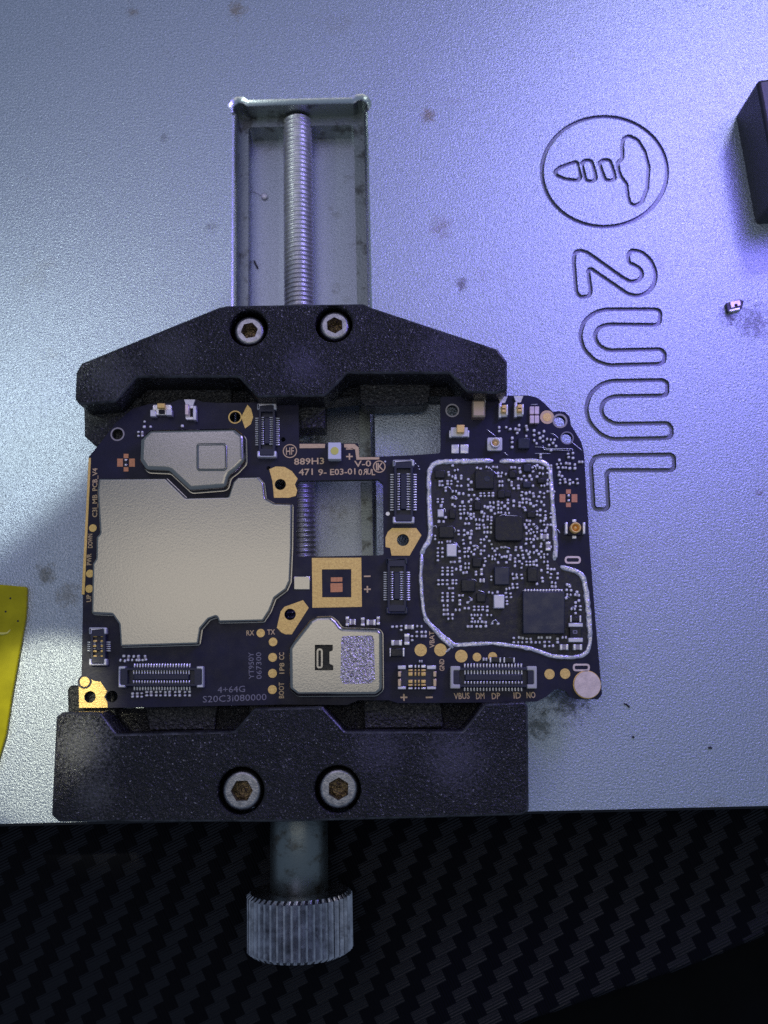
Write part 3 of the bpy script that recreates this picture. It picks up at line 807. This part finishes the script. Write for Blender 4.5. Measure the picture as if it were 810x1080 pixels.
for u0 in (517, 531.5):
    cc = chip(u0, 693, u0 + 10, 699, .04)
    for a in (u0 - 1, u0 + 9.2): boxpx('terminal', a, 693.5, a + 1.8, 699, .043, M['tin'], parent=cc)
# top right block: microphone can, two spring clips, shield pads, coax socket, small IC
mic = boxpx('microphone', 497, 425, 511, 443, .12, M['beige'], r=.02, bev=.02)
boxpx('terminal', 499, 423, 512, 426, .05, M['tin'], parent=mic)
def spring(u, v):
    s_ = boxpx('spring_clip', u - 4.6, v + 6, u + 4.6, v + 15, .045, M['crystal'])
    boxpx('clip_arm', u - 2, v + 4.5, u + 2.6, v + 12, .11, M['gold'], parent=s_)
    flat('clip_fan', [(u - 5, v - 6.3), (u + 5, v - 6.5), (u + 2.3, v + .2), (u - 2.6, v + .3)], M['tin'], h=.03, parent=s_)
    boxpx('clip_leg', u - 4.8, v + 1, u - 2, v + 16.6, .07, M['tin'], parent=s_); boxpx('clip_leg', u + 2.7, v + 3, u + 5, v + 14, .07, M['tin'], parent=s_)
    boxpx('clip_gap', u - 1.6, v + 8, u + 2, v + 9.5, .113, M['hole'], parent=s_)
    return s_
spring(530, 425.5); spring(546.5, 425)
for (u, v) in ((558.5, 430), (567, 430), (558.5, 440), (567, 439.5)): pass
for v in (434, 443.5):
    boxpx('ceramic_capacitor', 558, v - 4.2, 568, v + 4.2, .05, M['pinkpad'], r=.01)
    boxpx('dark_gap', 562.4, v - 4.4, 563.4, v + 4.4, .052, M['hole'])
sw = boxpx('side_switch', 475, 452, 493, 462, .06, M['crystal'], r=.01)
boxpx('switch_button', 481, 451, 489, 459, .12, M['gold'], parent=sw); boxpx('terminal', 473.5, 455, 476.5, 462.5, .05, M['tin'], parent=sw); boxpx('terminal', 491, 455, 494.5, 462, .05, M['tin'], parent=sw)
for u0, u1 in ((476, 484), (485.5, 494)): boxpx('solder_pad', u0, 469, u1, 478.3, .012, M['tin'])
def coax(u, v, gold):
    cx_ = boxpx('coax_socket', u - 8, v - 7, u + 8, v + 7, .03, M['crystal'] if not gold else M['pcb'], r=.02)
    x, y = P(u, v, ZB); mb = MB()
    r1 = .056
    mb.lathe(x, y, [(r1, ZB + .03), (r1, ZB + .10), (r1 - .008, ZB + .108), (r1 - .018, ZB + .10), (r1 - .02, ZB + .035), (.001, ZB + .035)], 24)
    build(mb, 'socket_ring', M['gold'] if gold else M['tin'], cx_)
    mb = MB(); mb.lathe(x, y, [(.018, ZB + .03), (.018, ZB + .085), (.001, ZB + .09)], 12)
    build(mb, 'centre_pin', M['gold'], cx_)
    if gold:
        for dx in (-10.5, 8): boxpx('clip', u + dx, v - 6, u + dx + 2.6, v + 6, .07, M['tin'], parent=cx_)
        for dy in (-10, 7): boxpx('terminal', u - 2.2, v + dy, u + 2.2, v + dy + 3.4, .02, M['tin'], parent=cx_)
    return cx_
coax(605.4, 558, True); coax(521.5, 469, False)
chip(546, 463, 558, 474, .05, m='chipblue')
# LED
led = boxpx('flash_led', 346.5, 469, 360, 486.5, .10, M['led'], r=.01)
disc('phosphor', 353, 475.5, 4.2, M['phosphor'], .004, ZB + .10, led)
# two clips, top left
cl = boxpx('spring_clip', 162, 428, 182, 439, .05, M['tin'], r=.02)
boxpx('clip_arm', 168, 428, 176, 433, .10, M['gold'], parent=cl); boxpx('clip_leg', 160, 434, 166, 441, .07, M['crystal'], parent=cl); boxpx('clip_leg', 177, 434, 183, 440, .08, M['crystal'], parent=cl); boxpx('clip_gap', 169, 434, 175, 438, .075, M['hole'], parent=cl)
cl = boxpx('spring_clip', 196.5, 429, 207, 444, .05, M['tin'], r=.02)
flat('clip_fan', [(195, 422.5), (206.5, 422.5), (204, 430), (197.5, 430)], M['crystal'], h=.04, parent=cl); boxpx('clip_arm', 197, 429, 201, 440, .10, M['pinkpad'], parent=cl); boxpx('clip_leg', 205, 430, 208.5, 445, .08, M['crystal'], parent=cl); boxpx('clip_gap', 201.5, 432, 204.5, 441, .06, M['hole'], parent=cl)

# ------------------------------------------------------------------ small passives: pairs of terminals and bare pads
dots = []
def addd(lst, ox, oy, s, ex=()):
    for x, y in lst: dots.append((x / s + ox, y / s + oy))
addd([(190,160),(265,150),(270,175),(320,135),(345,130),(325,180),(375,180),(325,200),(375,200),(190,228),(210,228),(258,225),(290,225),(258,250),(290,250),(190,262),(215,262),(345,230),(340,265),(375,265),(435,210),(460,235),(435,260),(510,112),(540,120),(590,105),(610,112),(645,105),(680,108),(690,185),(715,185),(755,165),(440,298),(470,298),(355,332),(393,332),(540,330),(570,330),(610,328),(645,328),(540,352),(575,352),(610,352),(645,352),(440,345),(485,345),(175,380),(215,380),(175,404),(215,404),(385,405),(440,400),(460,383),(365,440),(400,440),(455,440),(365,470),(400,468),(455,465),(370,505),(400,500),(430,500),(455,510),(370,540),(420,545),(460,545),(185,570),(225,570),(410,588),(440,588),(550,490),(500,555),(530,555),(505,595),(530,600),(505,630),(530,628),(565,530),(600,528),(600,555),(560,560),(630,590),(565,600),(600,620),(630,622),(350,650),(352,680),(400,645),(400,685),(430,670),(460,650),(460,680),(600,660),(590,700),(615,735),(450,710),(455,750),(390,730),(395,760),(185,750),(210,750),(255,740),(280,740),(175,800),(215,800),(175,835),(215,835),(175,865),(215,870),(360,825),(405,800),(405,830),(440,800),(460,830),(405,868),(435,868),(485,780),(515,790),(490,810),(575,780),(570,820),(635,765),(640,800),(680,800),(715,790),(670,855),(700,855),(640,870),(600,450),(575,440),(620,410),(650,410),(625,440),(650,450),(630,475),(690,400),(690,430),(690,460),(690,495),(715,460),(715,495),(700,230),(725,230),(700,265),(725,265),(300,370),(330,375),(300,425),(320,440)], 440, 480, 8.1)
addd([(15,150),(65,100),(95,100),(130,105),(135,135),(230,100),(235,130),(285,100),(310,105),(285,145),(310,150),(120,185),(145,190),(165,165),(210,165),(225,190),(120,240),(122,262),(235,240),(68,212),(68,240),(85,262),(300,240),(322,240),(10,240),(150,290),(145,315),(180,300),(210,290),(235,300),(240,325),(290,290),(320,300),(280,325),(320,330),(85,360),(85,395),(40,350),(40,375),(15,400),(40,420),(130,400),(165,410),(175,430),(210,350),(215,380),(265,360),(300,365),(320,390),(260,390),(265,440),(330,440),(265,465),(290,470),(330,470),(330,495),(170,540),(205,540),(240,540),(180,565),(220,580),(185,610),(215,610),(205,590),(265,600),(300,590),(330,590),(340,570),(250,630),(270,650),(220,680),(180,690),(140,720),(150,745),(300,690),(295,712),(10,790),(60,780),(120,780),(160,800),(200,770),(240,760),(280,770),(40,750),(100,740),
      (440,40),(420,75),(450,70),(430,100),(465,100),(490,65),(520,70),(560,75),(490,100),(520,105),(560,105),(440,135),(435,160),(460,165),(510,20),(545,25),(445,195),(445,220),(480,190),(485,215),(520,195),(520,225),(545,215),(575,190),(580,222)], 530, 480, 7.36)
addd([(175,20),(215,15),(175,55),(215,60),(175,92),(285,105),(320,105),(405,60),(435,60),(460,15),(430,15),(370,15),(370,145),(370,172),(410,120),(440,120),(410,155),(438,155),(215,155),(258,155),(297,155),(215,182),(258,182),(297,182),(215,212),(258,212),(297,212),(180,262),(215,262),(255,262),(180,297),(215,295),(255,295),(270,330),(305,330),(215,372),(258,372),(303,372),(215,405),(258,402),(303,402),(215,435),(258,435),(303,432),(225,477),(258,477),(225,515),(258,515),(225,552),(262,550),(300,555),(265,590),(300,588),(328,515),(360,515),(405,500),(438,500),(485,487),(485,515),(522,487),(522,515),(557,487),(557,512),(597,487),(597,520),(597,558),(630,558),(462,558),(488,558),(515,558),(545,558),(470,588),(535,588),(465,615),(492,615),(518,615),(550,615),(585,620),(430,655),(465,655),(505,655),(540,655),(585,652),(640,628),(690,632),(575,75),(580,100),(500,190),(500,215),(610,55),(640,80),(660,40),(690,50),(720,65),(690,110),(662,80),(760,60),(790,85),(760,110),(430,450),(460,425),(610,365),(640,370),(685,360),(760,335),(785,330),(755,370),(795,375),(760,405),(800,405),(765,440),(765,465)], 440, 580, 8.1)
addd([(10,45),(40,60),(75,50),(95,68),(120,50),(155,40),(165,65),(210,60),(240,40),(268,45),(260,85),(295,60),(320,60),(210,95),(320,95),(95,97),(95,125),(150,110),(145,140),(160,15),(210,20),(240,10),(300,15),(75,190),(105,195),(145,195),(80,225),(110,218),(150,222),(300,160),(305,220),(310,245),(265,265),(375,190),(370,217),(425,185),(425,220),(380,255),(407,260),(380,285),(410,287),(75,268),(110,268),(80,295),(112,295),(15,305),(45,300),(60,335),(25,360),(65,365),(85,685),(125,680),(155,685),(185,690),(215,690),(278,680),(303,680),(343,680),(368,680),(425,690),(85,718),(120,718),(150,718),(185,716),(220,718),(255,718),(285,718),(325,715),(360,715),(425,717),(325,747),(360,747),(390,745),(463,680),(488,680),(500,270),(520,285),(495,312),(530,315),(560,350),(575,328),(590,355),(590,395),(600,440),(600,467),(490,375),(500,348),(525,350),(532,460),(557,460)], 530, 580, 7.36)
# passives outside the frame: lower middle, top right block, top left, under the wide connector
addd([(35,100),(75,98),(118,95),(118,130),(270,95),(310,97),(265,150),(312,150),(350,150),(265,190),(312,190),(350,190),(220,190),(222,228)], 410, 650, 9.0)
addd([(340,195),(340,215),(375,195),(395,205),(420,205),(440,185),(440,210),(430,225),(475,190),(480,210),(515,212),(515,235),(515,262),(540,225),(545,250),(565,215),(560,240),(560,265),(580,255),(590,285),(625,290),(610,275),(405,250),(405,270),(405,295),(685,330),(710,325),(690,350),(715,350)], 455, 410, 4.765)
addd([(422,155),(420,190),(462,190),(382,225),(408,225),(382,250),(408,250),(670,185)], 85, 420, 6.23)
for x0 in (270, 345, 420, 500, 580): addd([(x0 + 3, 308), (x0 + 38, 305), (x0 + 3, 335), (x0 + 38, 335)], 120, 690, 7.71)
addd([(155,320),(155,345),(195,318),(195,345),(230,318),(230,345)], 120, 690, 7.71)
addd([(85,15),(125,15),(165,18),(205,15),(258,15),(60,50),(95,55),(120,48),(155,48),(190,48),(210,50),(238,48),(265,45)], 120, 690, 7.71)
# extra tiny terminals in the densest rows
dens = []
for (x0, y0, x1, y1, k) in [(507, 540, 521, 580, 22), (522, 575, 552, 592, 26), (551, 540, 582, 566, 26), (560, 487, 580, 540, 16), (526, 515, 560, 544, 22), (457, 492, 500, 512, 10), (551, 570, 575, 592, 14), (556, 450, 580, 470, 10), (604, 620, 617, 650, 10), (458, 492, 578, 590, 150), (470, 585, 580, 615, 60), (560, 455, 612, 520, 16)]:
    for _ in range(k // 2):
        u, v = round(random.uniform(x0, x1) / 3.7) * 3.7, round(random.uniform(y0, y1) / 3.9) * 3.9
        hz = random.random() < .55
        dens += [(u, v), (u + 3.4, v) if hz else (u, v + 3.4)]
def clear(p, d): return all((p[0] - q[0]) ** 2 + (p[1] - q[1]) ** 2 > d * d for q in dots)
for p in dens:
    if clear(p, 3.1) and not any(a - 1.5 < p[0] < c + 1.5 and b - 1.5 < p[1] < d + 1.5 for a, b, c, d in solid): dots.append(p)
dd = []
for p in dots:
    if all((p[0] - q[0]) ** 2 + (p[1] - q[1]) ** 2 > 2.3 ** 2 for q in dd): dd.append(p)
dots = dd
used = set(); pairs = []; singles = []
for i, p in enumerate(dots):
    if i in used: continue
    best = None
    for j in range(i + 1, len(dots)):
        if j in used: continue
        q = dots[j]; d = math.hypot(p[0] - q[0], p[1] - q[1])
        al = min(abs(p[0] - q[0]), abs(p[1] - q[1]))
        if 2.6 < d < 4.6 and al < 1.2 and (best is None or d < best[0]): best = (d, j)
    if best and random.random() < .8:
        used.add(i); used.add(best[1]); pairs.append((p, dots[best[1]], best[0]))
    else:
        used.add(i); singles.append(p)
def dot_into(mb, x, y, ang, lx, ly, h, m):
    c_, s_ = math.cos(ang), math.sin(ang)
    pts = [(x + c_ * a - s_ * b, y + s_ * a + c_ * b) for a, b in roundp(rect(-lx / 2, -ly / 2, lx / 2, ly / 2), .006, 1)]
    mb.prism(pts, ZB, ZB + h, bev=.007, seg=2, bottom=False, m=m)
def cap_mb(p, q, mb, bodym):
    (x0, y0), (x1, y1) = P(*p, ZB), P(*q, ZB)
    a = math.atan2(y1 - y0, x1 - x0) ; d = math.hypot(x1 - x0, y1 - y0)
    a2 = a + random.uniform(-.05, .05)
    h = random.uniform(.024, .036); w_ = random.uniform(.024, .031)
    dot_into(mb, x0, y0, a2, .022, w_, h, 0); dot_into(mb, x1, y1, a2, .022, w_, h, 0)
    cx_, cy_ = (x0 + x1) / 2, (y0 + y1) / 2
    c_, s_ = math.cos(a2), math.sin(a2)
    pts = [(cx_ + c_ * u - s_ * v, cy_ + s_ * u + c_ * v) for u, v in rect(-d / 2, -w_ * .42, d / 2, w_ * .42)]
    mb.prism(pts, ZB, ZB + h * .9, bottom=False, m=bodym)
pairs.sort(key=lambda t: -t[2])
stuff = MB()
for k, (p, q, d) in enumerate(pairs):
    bm_ = 1 if random.random() < .6 else 2
    if k < 100:
        mb = MB(); cap_mb(p, q, mb, bm_); build(mb, 'chip_capacitor', [M['padtin'], M['capbody'], M['ceramic']], pcb)
    else: cap_mb(p, q, stuff, bm_)
if stuff.v:
    o = build(stuff, 'small_chip_capacitors', [M['padtin'], M['capbody'], M['ceramic']], pcb); o['kind'] = 'stuff'
stuff = MB()
pm0 = []
for k in range(4):
    mb = MB(); c_ = (.027, .029, .031, .026)[k]
    mb.prism(roundp(rect(-c_ / 2, -c_ / 2 * (1.0, .85, 1.1, 1.2)[k], c_ / 2, c_ / 2 * (1.0, .85, 1.1, 1.2)[k]), .006, 1), 0, (.02, .026, .03, .016)[k], bev=.007, seg=2, bottom=False)
    pm0.append(mb.mesh('solder_pad', [M['padtin']]))
for k, p in enumerate(singles):
    x, y = P(*p, ZB)
    if k < 90:
        o = link('solder_pad', pm0[k % 4], pcb, (x, y, ZB)); o.rotation_euler.z = random.uniform(-.15, .15)
    else: dot_into(stuff, x, y, random.uniform(-.15, .15), random.uniform(.024, .031), random.uniform(.024, .031), random.uniform(.016, .03), 0)
if stuff.v:
    o = build(stuff, 'small_solder_pads', M['padtin'], pcb); o['kind'] = 'stuff'
o = build(PINS_STUFF, 'small_lead_pins', M['tin'], pcb); o['kind'] = 'stuff'

# cured resin rims; their white highlights are put in as pale arcs
def wisp(pts, ox, oy, s, r=.006):
    q = crop(pts, ox, oy, s); z = ZB + .02
    sm = []
    for i in range(len(q) - 1):
        p0, p1, p2, p3 = q[max(i - 1, 0)], q[i], q[i + 1], q[min(i + 2, len(q) - 1)]
        for k in range(4):
            t = k / 4
            f = lambda a, b, c, d: .5 * ((2 * b) + (-a + c) * t + (2 * a - 5 * b + 4 * c - d) * t * t + (-a + 3 * b - 3 * c + d) * t ** 3)
            sm.append((f(p0[0], p1[0], p2[0], p3[0]), f(p0[1], p1[1], p2[1], p3[1])))
    sm.append(q[-1])
    mb = MB(); n_ = len(sm)
    mb.tube([(*P(u, v, z), z) for u, v in sm], [r * (.45 + .55 * math.sin(math.pi * min(1, (i + .5) / n_))) for i in range(n_)], 5)
    build(mb, 'resin_wisp', M['paleglint'], pcb)
for w_ in ([(230, 280), (255, 268), (280, 280), (296, 302)], [(225, 455), (240, 465), (240, 490)], [(285, 370), (305, 350), (330, 355), (345, 375)], [(435, 520), (455, 532), (468, 552)], [(495, 375), (515, 385), (535, 375)],
           [(288, 605), (310, 615), (325, 640), (318, 660)], [(310, 742), (335, 755), (350, 775), (365, 790)], [(135, 610), (160, 605), (165, 625)], [(705, 520), (735, 510), (780, 520)], [(625, 110), (650, 140), (690, 165)], [(735, 800), (760, 790), (800, 800)], [(470, 775), (500, 770), (530, 785)]):
    wisp(w_, 440, 480, 8.1)
for w_ in ([(5, 465), (60, 470), (120, 475), (148, 490), (155, 515)], [(150, 405), (175, 410), (185, 430)], [(235, 80), (255, 90), (262, 115)], [(120, 400), (140, 390)], [(245, 560), (265, 550), (280, 565)], [(425, 575), (440, 595), (446, 605)], [(0, 720), (25, 710), (60, 725)]):
    wisp(w_, 530, 480, 7.36)
for w_ in ([(465, 250), (490, 255), (510, 270)], [(520, 345), (545, 352), (575, 362)], [(630, 640), (645, 610), (670, 600), (695, 625)], [(440, 400), (460, 420), (440, 450)]):
    wisp(w_, 440, 580, 8.1)
for w_ in ([(155, 318), (200, 312), (300, 316), (400, 308), (455, 312), (478, 335)], [(485, 370), (500, 360), (520, 372)], [(525, 465), (540, 445), (560, 452)], [(500, 280), (515, 268), (535, 275)], [(560, 340), (580, 335), (590, 350)]):
    wisp(w_, 530, 580, 7.36)
# scratches and bright traces in the upper right corner
for w_ in ([(280, 205), (300, 220), (322, 238)], [(520, 292), (560, 295), (570, 306), (640, 308), (700, 312)], [(600, 225), (620, 232), (640, 250)], [(705, 268), (730, 288), (758, 312)], [(500, 80), (535, 78)], [(560, 285), (580, 300), (700, 302), (708, 312)], [(365, 320), (385, 335)], [(520, 325), (600, 326)]):
    wisp(w_, 455, 410, 4.765, .0045)
for w_ in ([(370, 60), (385, 65), (400, 85), (430, 110)], [(440, 110), (460, 130)], [(480, 150), (500, 165)], [(490, 195), (515, 205)]):
    wisp(w_, 405, 480, 13.5, .007)

# ------------------------------------------------------------------ printed lettering
def text(s, u, v, hpx, wpx=None, ang=0, m='goldtext', z=ZB + .002, parent=None, bold=.0, name='printed_text'):
    cu = bpy.data.curves.new('lettering', 'FONT'); cu.body = s
    cu.align_x = 'CENTER'; cu.align_y = 'CENTER'
    cu.resolution_u = 2; cu.extrude = .0015; cu.offset = bold
    cu.size = 1.0
    tmp = bpy.data.objects.new('lettering', cu); COL.objects.link(tmp)
    dg = bpy.context.evaluated_depsgraph_get()
    me = bpy.data.meshes.new_from_object(tmp.evaluated_get(dg))
    bpy.data.objects.remove(tmp); bpy.data.curves.remove(cu)
    xs = [q.co.x for q in me.vertices]; ys = [q.co.y for q in me.vertices]
    w0, h0 = max(xs) - min(xs), max(ys) - min(ys); mx_, my_ = (max(xs) + min(xs)) / 2, (max(ys) + min(ys)) / 2
    sy = hpx * .01 / h0; sx = wpx * .01 / w0 if wpx else sy
    x, y = P(u, v, z)
    ca, sa = math.cos(ang), math.sin(ang)
    for q in me.vertices:
        a, b = (q.co.x - mx_) * sx, (q.co.y - my_) * sy
        q.co = (x + ca * a - sa * b, y + sa * a + ca * b, z + (q.co.z > 0) * .001)
    me.materials.clear(); me.materials.append(M[m])
    return link(name, me, parent or pcb)
B = .014
rt = ROLL * .6
text('C3I_MB_PCB_V4', 100.5, 519.5, 6.2, 53, R(91.5), bold=B); text('DOWN', 95.2, 570.5, 5, 15, R(92), bold=B); text('PWR', 94, 590, 5, 12, R(92), bold=B); text('UP', 93.7, 631, 5, 7.5, R(92), bold=B)
text('RX', 264, 667.5, 5.4, 8, rt, bold=B); text('TX', 286, 666.6, 5.4, 8, rt, bold=B)
text('CC', 297, 692, 5.4, 7.5, R(90), bold=B); text('1P8', 297.3, 704.8, 5.2, 11, R(90), bold=B); text('BOOT', 296.8, 728, 5.4, 16, R(90), bold=B)
text('YT950Y', 265, 702, 5.4, 27, R(91), 'greytext'); text('067300', 273, 702, 5.4, 27, R(91), 'greytext')
text('4+64G', 244, 727, 6.3, 28, rt, 'greytext'); text('S20C3i080000', 247.5, 736.3, 6.5, 65, rt, 'greytext')
text('889H3', 326, 486.5, 7.2, 32, rt * .2, bold=B); text('471', 322.5, 497.8, 7, 15, rt, bold=B); text('9-', 340, 498, 7, 9, rt, bold=B); text('E03-01', 361.5, 497.5, 6.8, 27, rt * .5, bold=B); text('0', 380, 498, 6.8, 4, rt, bold=B)
text('R', 385, 497.5, 6.5, -4.5, rt, bold=B); text('U', 389.5, 497.5, 6.5, 4.2, R(-8), bold=B); text('L', 393.8, 498, 6.5, 3.6, rt, bold=B)
text('V-0', 382.5, 489, 7, 18, rt, bold=B)
text('+', 368.6, 481.5, 7, 7, 0, bold=B); text('-', 368.6, 473.5, 1.4, 7.5, 0)
text('-', 387.3, 607.8, 1.5, 7, 0); text('+', 387.5, 621.5, 7, 7, 0, bold=B)
text('HF', 305.8, 475.8, 8, 8.5, rt, bold=B); ring('printed_ring', 305.8, 475.8, 6.6, 7.6, M['goldtext'])
text('K', 401.5, 492, 8, 6, rt, bold=B); text('I', 397.3, 492.2, 8, 1.6, rt, bold=B); ring('printed_ring', 400, 492.2, 5.6, 6.7, M['goldtext']); disc('printed_dot', 406.3, 486.8, 1, M['led'])
text('+', 426, 735.5, 7, 7, 0, bold=B); text('-', 452.7, 735.5, 1.6, 7, 0)
text('VBUS', 487, 734, 6.3, 16, rt, bold=B); text('DM', 506.5, 734, 6.3, 8.5, rt, bold=B); text('DP', 523, 734, 6.3, 8.5, rt, bold=B); text('ID', 545.5, 733.5, 6.3, 7.5, rt, bold=B); text('NO', 560, 733, 6.3, 9, rt, bold=B)
text('VBAT', 455.5, 674.5, 5.2, 17, R(90), bold=B); text('GND', 466, 701.3, 5.2, 12, R(90), bold=B)

# ------------------------------------------------------------------ loose things on the plate
ft = W([(-40, 613), (28.5, 619), (27, 650), (20, 690), (12, 735), (6, 775), (-6, 815), (-40, 815)], .05)
mb = MB(); mb.prism(roundp(ft, .03, 2), .004, .05, bev=.012, seg=2)
tag(build(mb, 'yellow_strip', M['tape']), 'yellow translucent plastic strip lying on the metal plate', 'plastic strip')
ys_ = bpy.data.objects['yellow_strip']
mb = MB(); mb.tube([(*P(u, v, .052), .052) for u, v in ((-3, 668), (3, 668.5), (8, 667.5), (11, 664))], [.012, .016, .012, .004], 6); build(mb, 'crease', M['phosphor'], ys_)  # raised crease, its highlight put into the paler yellow
for u, v in ((11, 631), (19, 655), (6, 645)):
    x, y = P(u, v, .05); mb = MB(); mb.prism(circ(x, y, .011, 8), .049, .052); build(mb, 'dark_speck', M['debris'], ys_)
base = [P(776, 120, 0), P(797, 237, 0)]
top0 = P(799, 82, .66)
d1 = Vector(base[1]) - Vector(base[0]); d1.normalize(); d2 = Vector((-d1.y, d1.x))
a0 = Vector(base[0]); b0 = Vector(base[1])
fp = [tuple(a0), tuple(b0), tuple(b0 + d2 * 1.6), tuple(a0 + d2 * 1.6)]
mb = MB(); mb.prism(roundp(fp, .06, 4), .003, .66, bev=.04, seg=3)
tag(build(mb, 'black_block', M['block']), 'matt black rectangular block with rounded corners standing on the plate', 'block')
# loose component
lc = thing('loose_component', 'tiny silver component with a dark hole lying loose beside the engraved lettering', 'electronic component', (*P(773, 325, 0), .002))
def tiny(name, pts, h, m, z=.002):
    mb = MB(); mb.prism(W(pts, z), z, z + h, bev=.006, seg=2); return build(mb, name, m, lc)
tiny('dark_body', [(764.5, 321), (766, 330.5), (781, 327), (783.5, 318.5), (778, 317)], .04, M['chip'])
tiny('silver_cap', [(768, 320.2), (778.8, 317.9), (780, 324), (769.5, 326.8)], .055, M['pinkpad'])
tiny('terminal', [(767.5, 328.2), (778.5, 325.8), (779.2, 328), (768, 330.5)], .05, M['tin'])
x, y = P(776.3, 321.8, .058); mb = MB(); mb.prism(circ(x, y, .02, 12), .057, .0585); build(mb, 'hole', M['hole'], lc)
# bead in the slot with its fine filament
x, y = P(279, 208, ZF)
bd = thing('solder_bead', 'small bright bead with a fine filament lying on the floor of the slot', 'solder bead', (x, y, ZF))
mb = MB(); mb.lathe(x, y, [(.03, ZF + .001), (.042, ZF + .02), (.04, ZF + .035), (.02, ZF + .045), (.001, ZF + .047)], 14); build(mb, 'bead', M['padtin'], bd)
mb = MB(); mb.tube([(x - .03, y + .015, ZF + .02), (x - .09, y + .055, ZF + .012), (x - .15, y + .08, ZF + .008)], .005, 5); build(mb, 'filament', M['led'], bd)
# scraps
def scrap(u, v, pts, r, label, z=.008, m='debris', cat='scrap'):
    mb = MB(); mb.tube([(*P(u + a, v + b, z), z) for a, b in pts], r, 5)
    tag(build(mb, 'dark_scrap', M[m]), label, cat)
scrap(661, 742, [(-3, 0), (0, 1), (2, 3), (3, 4)], .009, 'small curled dark fibre on the plate right of the round contact')
scrap(668, 777, [(-1, -.5), (1, 1)], .010, 'short dark speck on the plate below the curled fibre')
scrap(749, 789, [(-1.6, 0), (.5, -.8), (1.6, .4)], .012, 'dark crumb alone on the bare plate towards its front right corner')
scrap(270, 279, [(-2, -4), (0, 0), (2, 4)], .012, 'dark sliver lying on the slot floor left of the screw', ZF + .012)

# ------------------------------------------------------------------ camera
cam = bpy.data.cameras.new('camera'); co = bpy.data.objects.new('camera', cam); COL.objects.link(co)
cam.sensor_fit = 'VERTICAL'; cam.sensor_height = 24; cam.lens = F / 1080 * 24
cam.clip_start = .05; cam.clip_end = 200
rot = Matrix((CR, CU, -FWD)).transposed()
co.matrix_world = Matrix.Translation(CAM) @ rot.to_4x4()
cam.dof.use_dof = True; cam.dof.focus_distance = 9.9; cam.dof.aperture_fstop = .22
scene.camera = co

# ------------------------------------------------------------------ lamps
w = bpy.data.worlds.new('World'); scene.world = w; w.use_nodes = True
w.node_tree.nodes['Background'].inputs[0].default_value = (.26, .34, .48, 1)
w.node_tree.nodes['Background'].inputs[1].default_value = .50
def aim(o, t):
    d = Vector(t) - o.location
    o.rotation_euler = d.to_track_quat('-Z', 'Y').to_euler()
def area_lamp(name, loc, tgt, size, power, col, sy=None):
    l = bpy.data.lights.new(name, 'AREA'); l.energy = power; l.color = col; l.size = size
    if sy: l.shape = 'RECTANGLE'; l.size_y = sy
    o = bpy.data.objects.new(name, l); COL.objects.link(o); o.location = loc; aim(o, tgt); return o
def spot_lamp(name, loc, tgt, ang, blend, power, col, r=.1):
    l = bpy.data.lights.new(name, 'SPOT'); l.energy = power; l.color = col; l.spot_size = R(ang); l.spot_blend = blend; l.shadow_soft_size = r
    o = bpy.data.objects.new(name, l); COL.objects.link(o); o.location = loc; aim(o, tgt); return o
area_lamp('violet_bench_lamp', (6.3, 6.2, 6.5), (2.4, 1.4, 0), 3.2, 490, (.27, .20, 1.0))
area_lamp('added_white_lamp', (6.4, 9.6, 6.5), (3.8, 5, 0), 1.2, 190, (.72, .72, 1.0))  # added lamp that whitens the plate's top right highlight
area_lamp('added_cool_lamp', (-3.4, 7.4, 12), (-1, 1, 0), 6, 140, (.76, .69, 1.0))  # added panel, no known source, to lift the upper plate and shields
area_lamp('ceiling_lamp', (-.5, 0.4, 15), (-.5, 0, 0), 15, 205, (1.0, .91, .77), 4.5)
# left light: cone edge shaped to stand for an unseen object's shadow edge
lp = Vector((-5.3, 1.9, 4.6))
e0, e1 = Vector((*P(92, 528, 0), 0)), Vector((*P(0, 606, 0), 0))
bdir = ((e0 + e1) / 2 - lp).normalized()
nrm = Vector((-(e1 - e0).y, (e1 - e0).x, 0)).normalized()
if nrm.y < 0: nrm = -nrm
nrm = (nrm - bdir * nrm.dot(bdir)).normalized()
axis = bdir * math.cos(R(72)) + nrm * math.sin(R(72))
spot_lamp('left_shaped_lamp', tuple(lp), tuple(lp + axis), 144, .10, 370, (.86, 1.0, .96), .12)
spot_lamp('left_spot', (-5.0, 0.2, 7.0), tuple(Vector((*P(55, 772, 0), 0))), 16.5, .45, 1200, (1.0, .99, .72), .12)  # narrow pool; the unlit gap up to the other cone imitates a shadow

scene.view_settings.view_transform = 'Standard'
scene.view_settings.look = 'None'
scene.view_settings.exposure = 0
scene.view_settings.gamma = 1
scene.render.engine = 'CYCLES'
scene.cycles.max_bounces = 6
scene.cycles.use_denoising = False
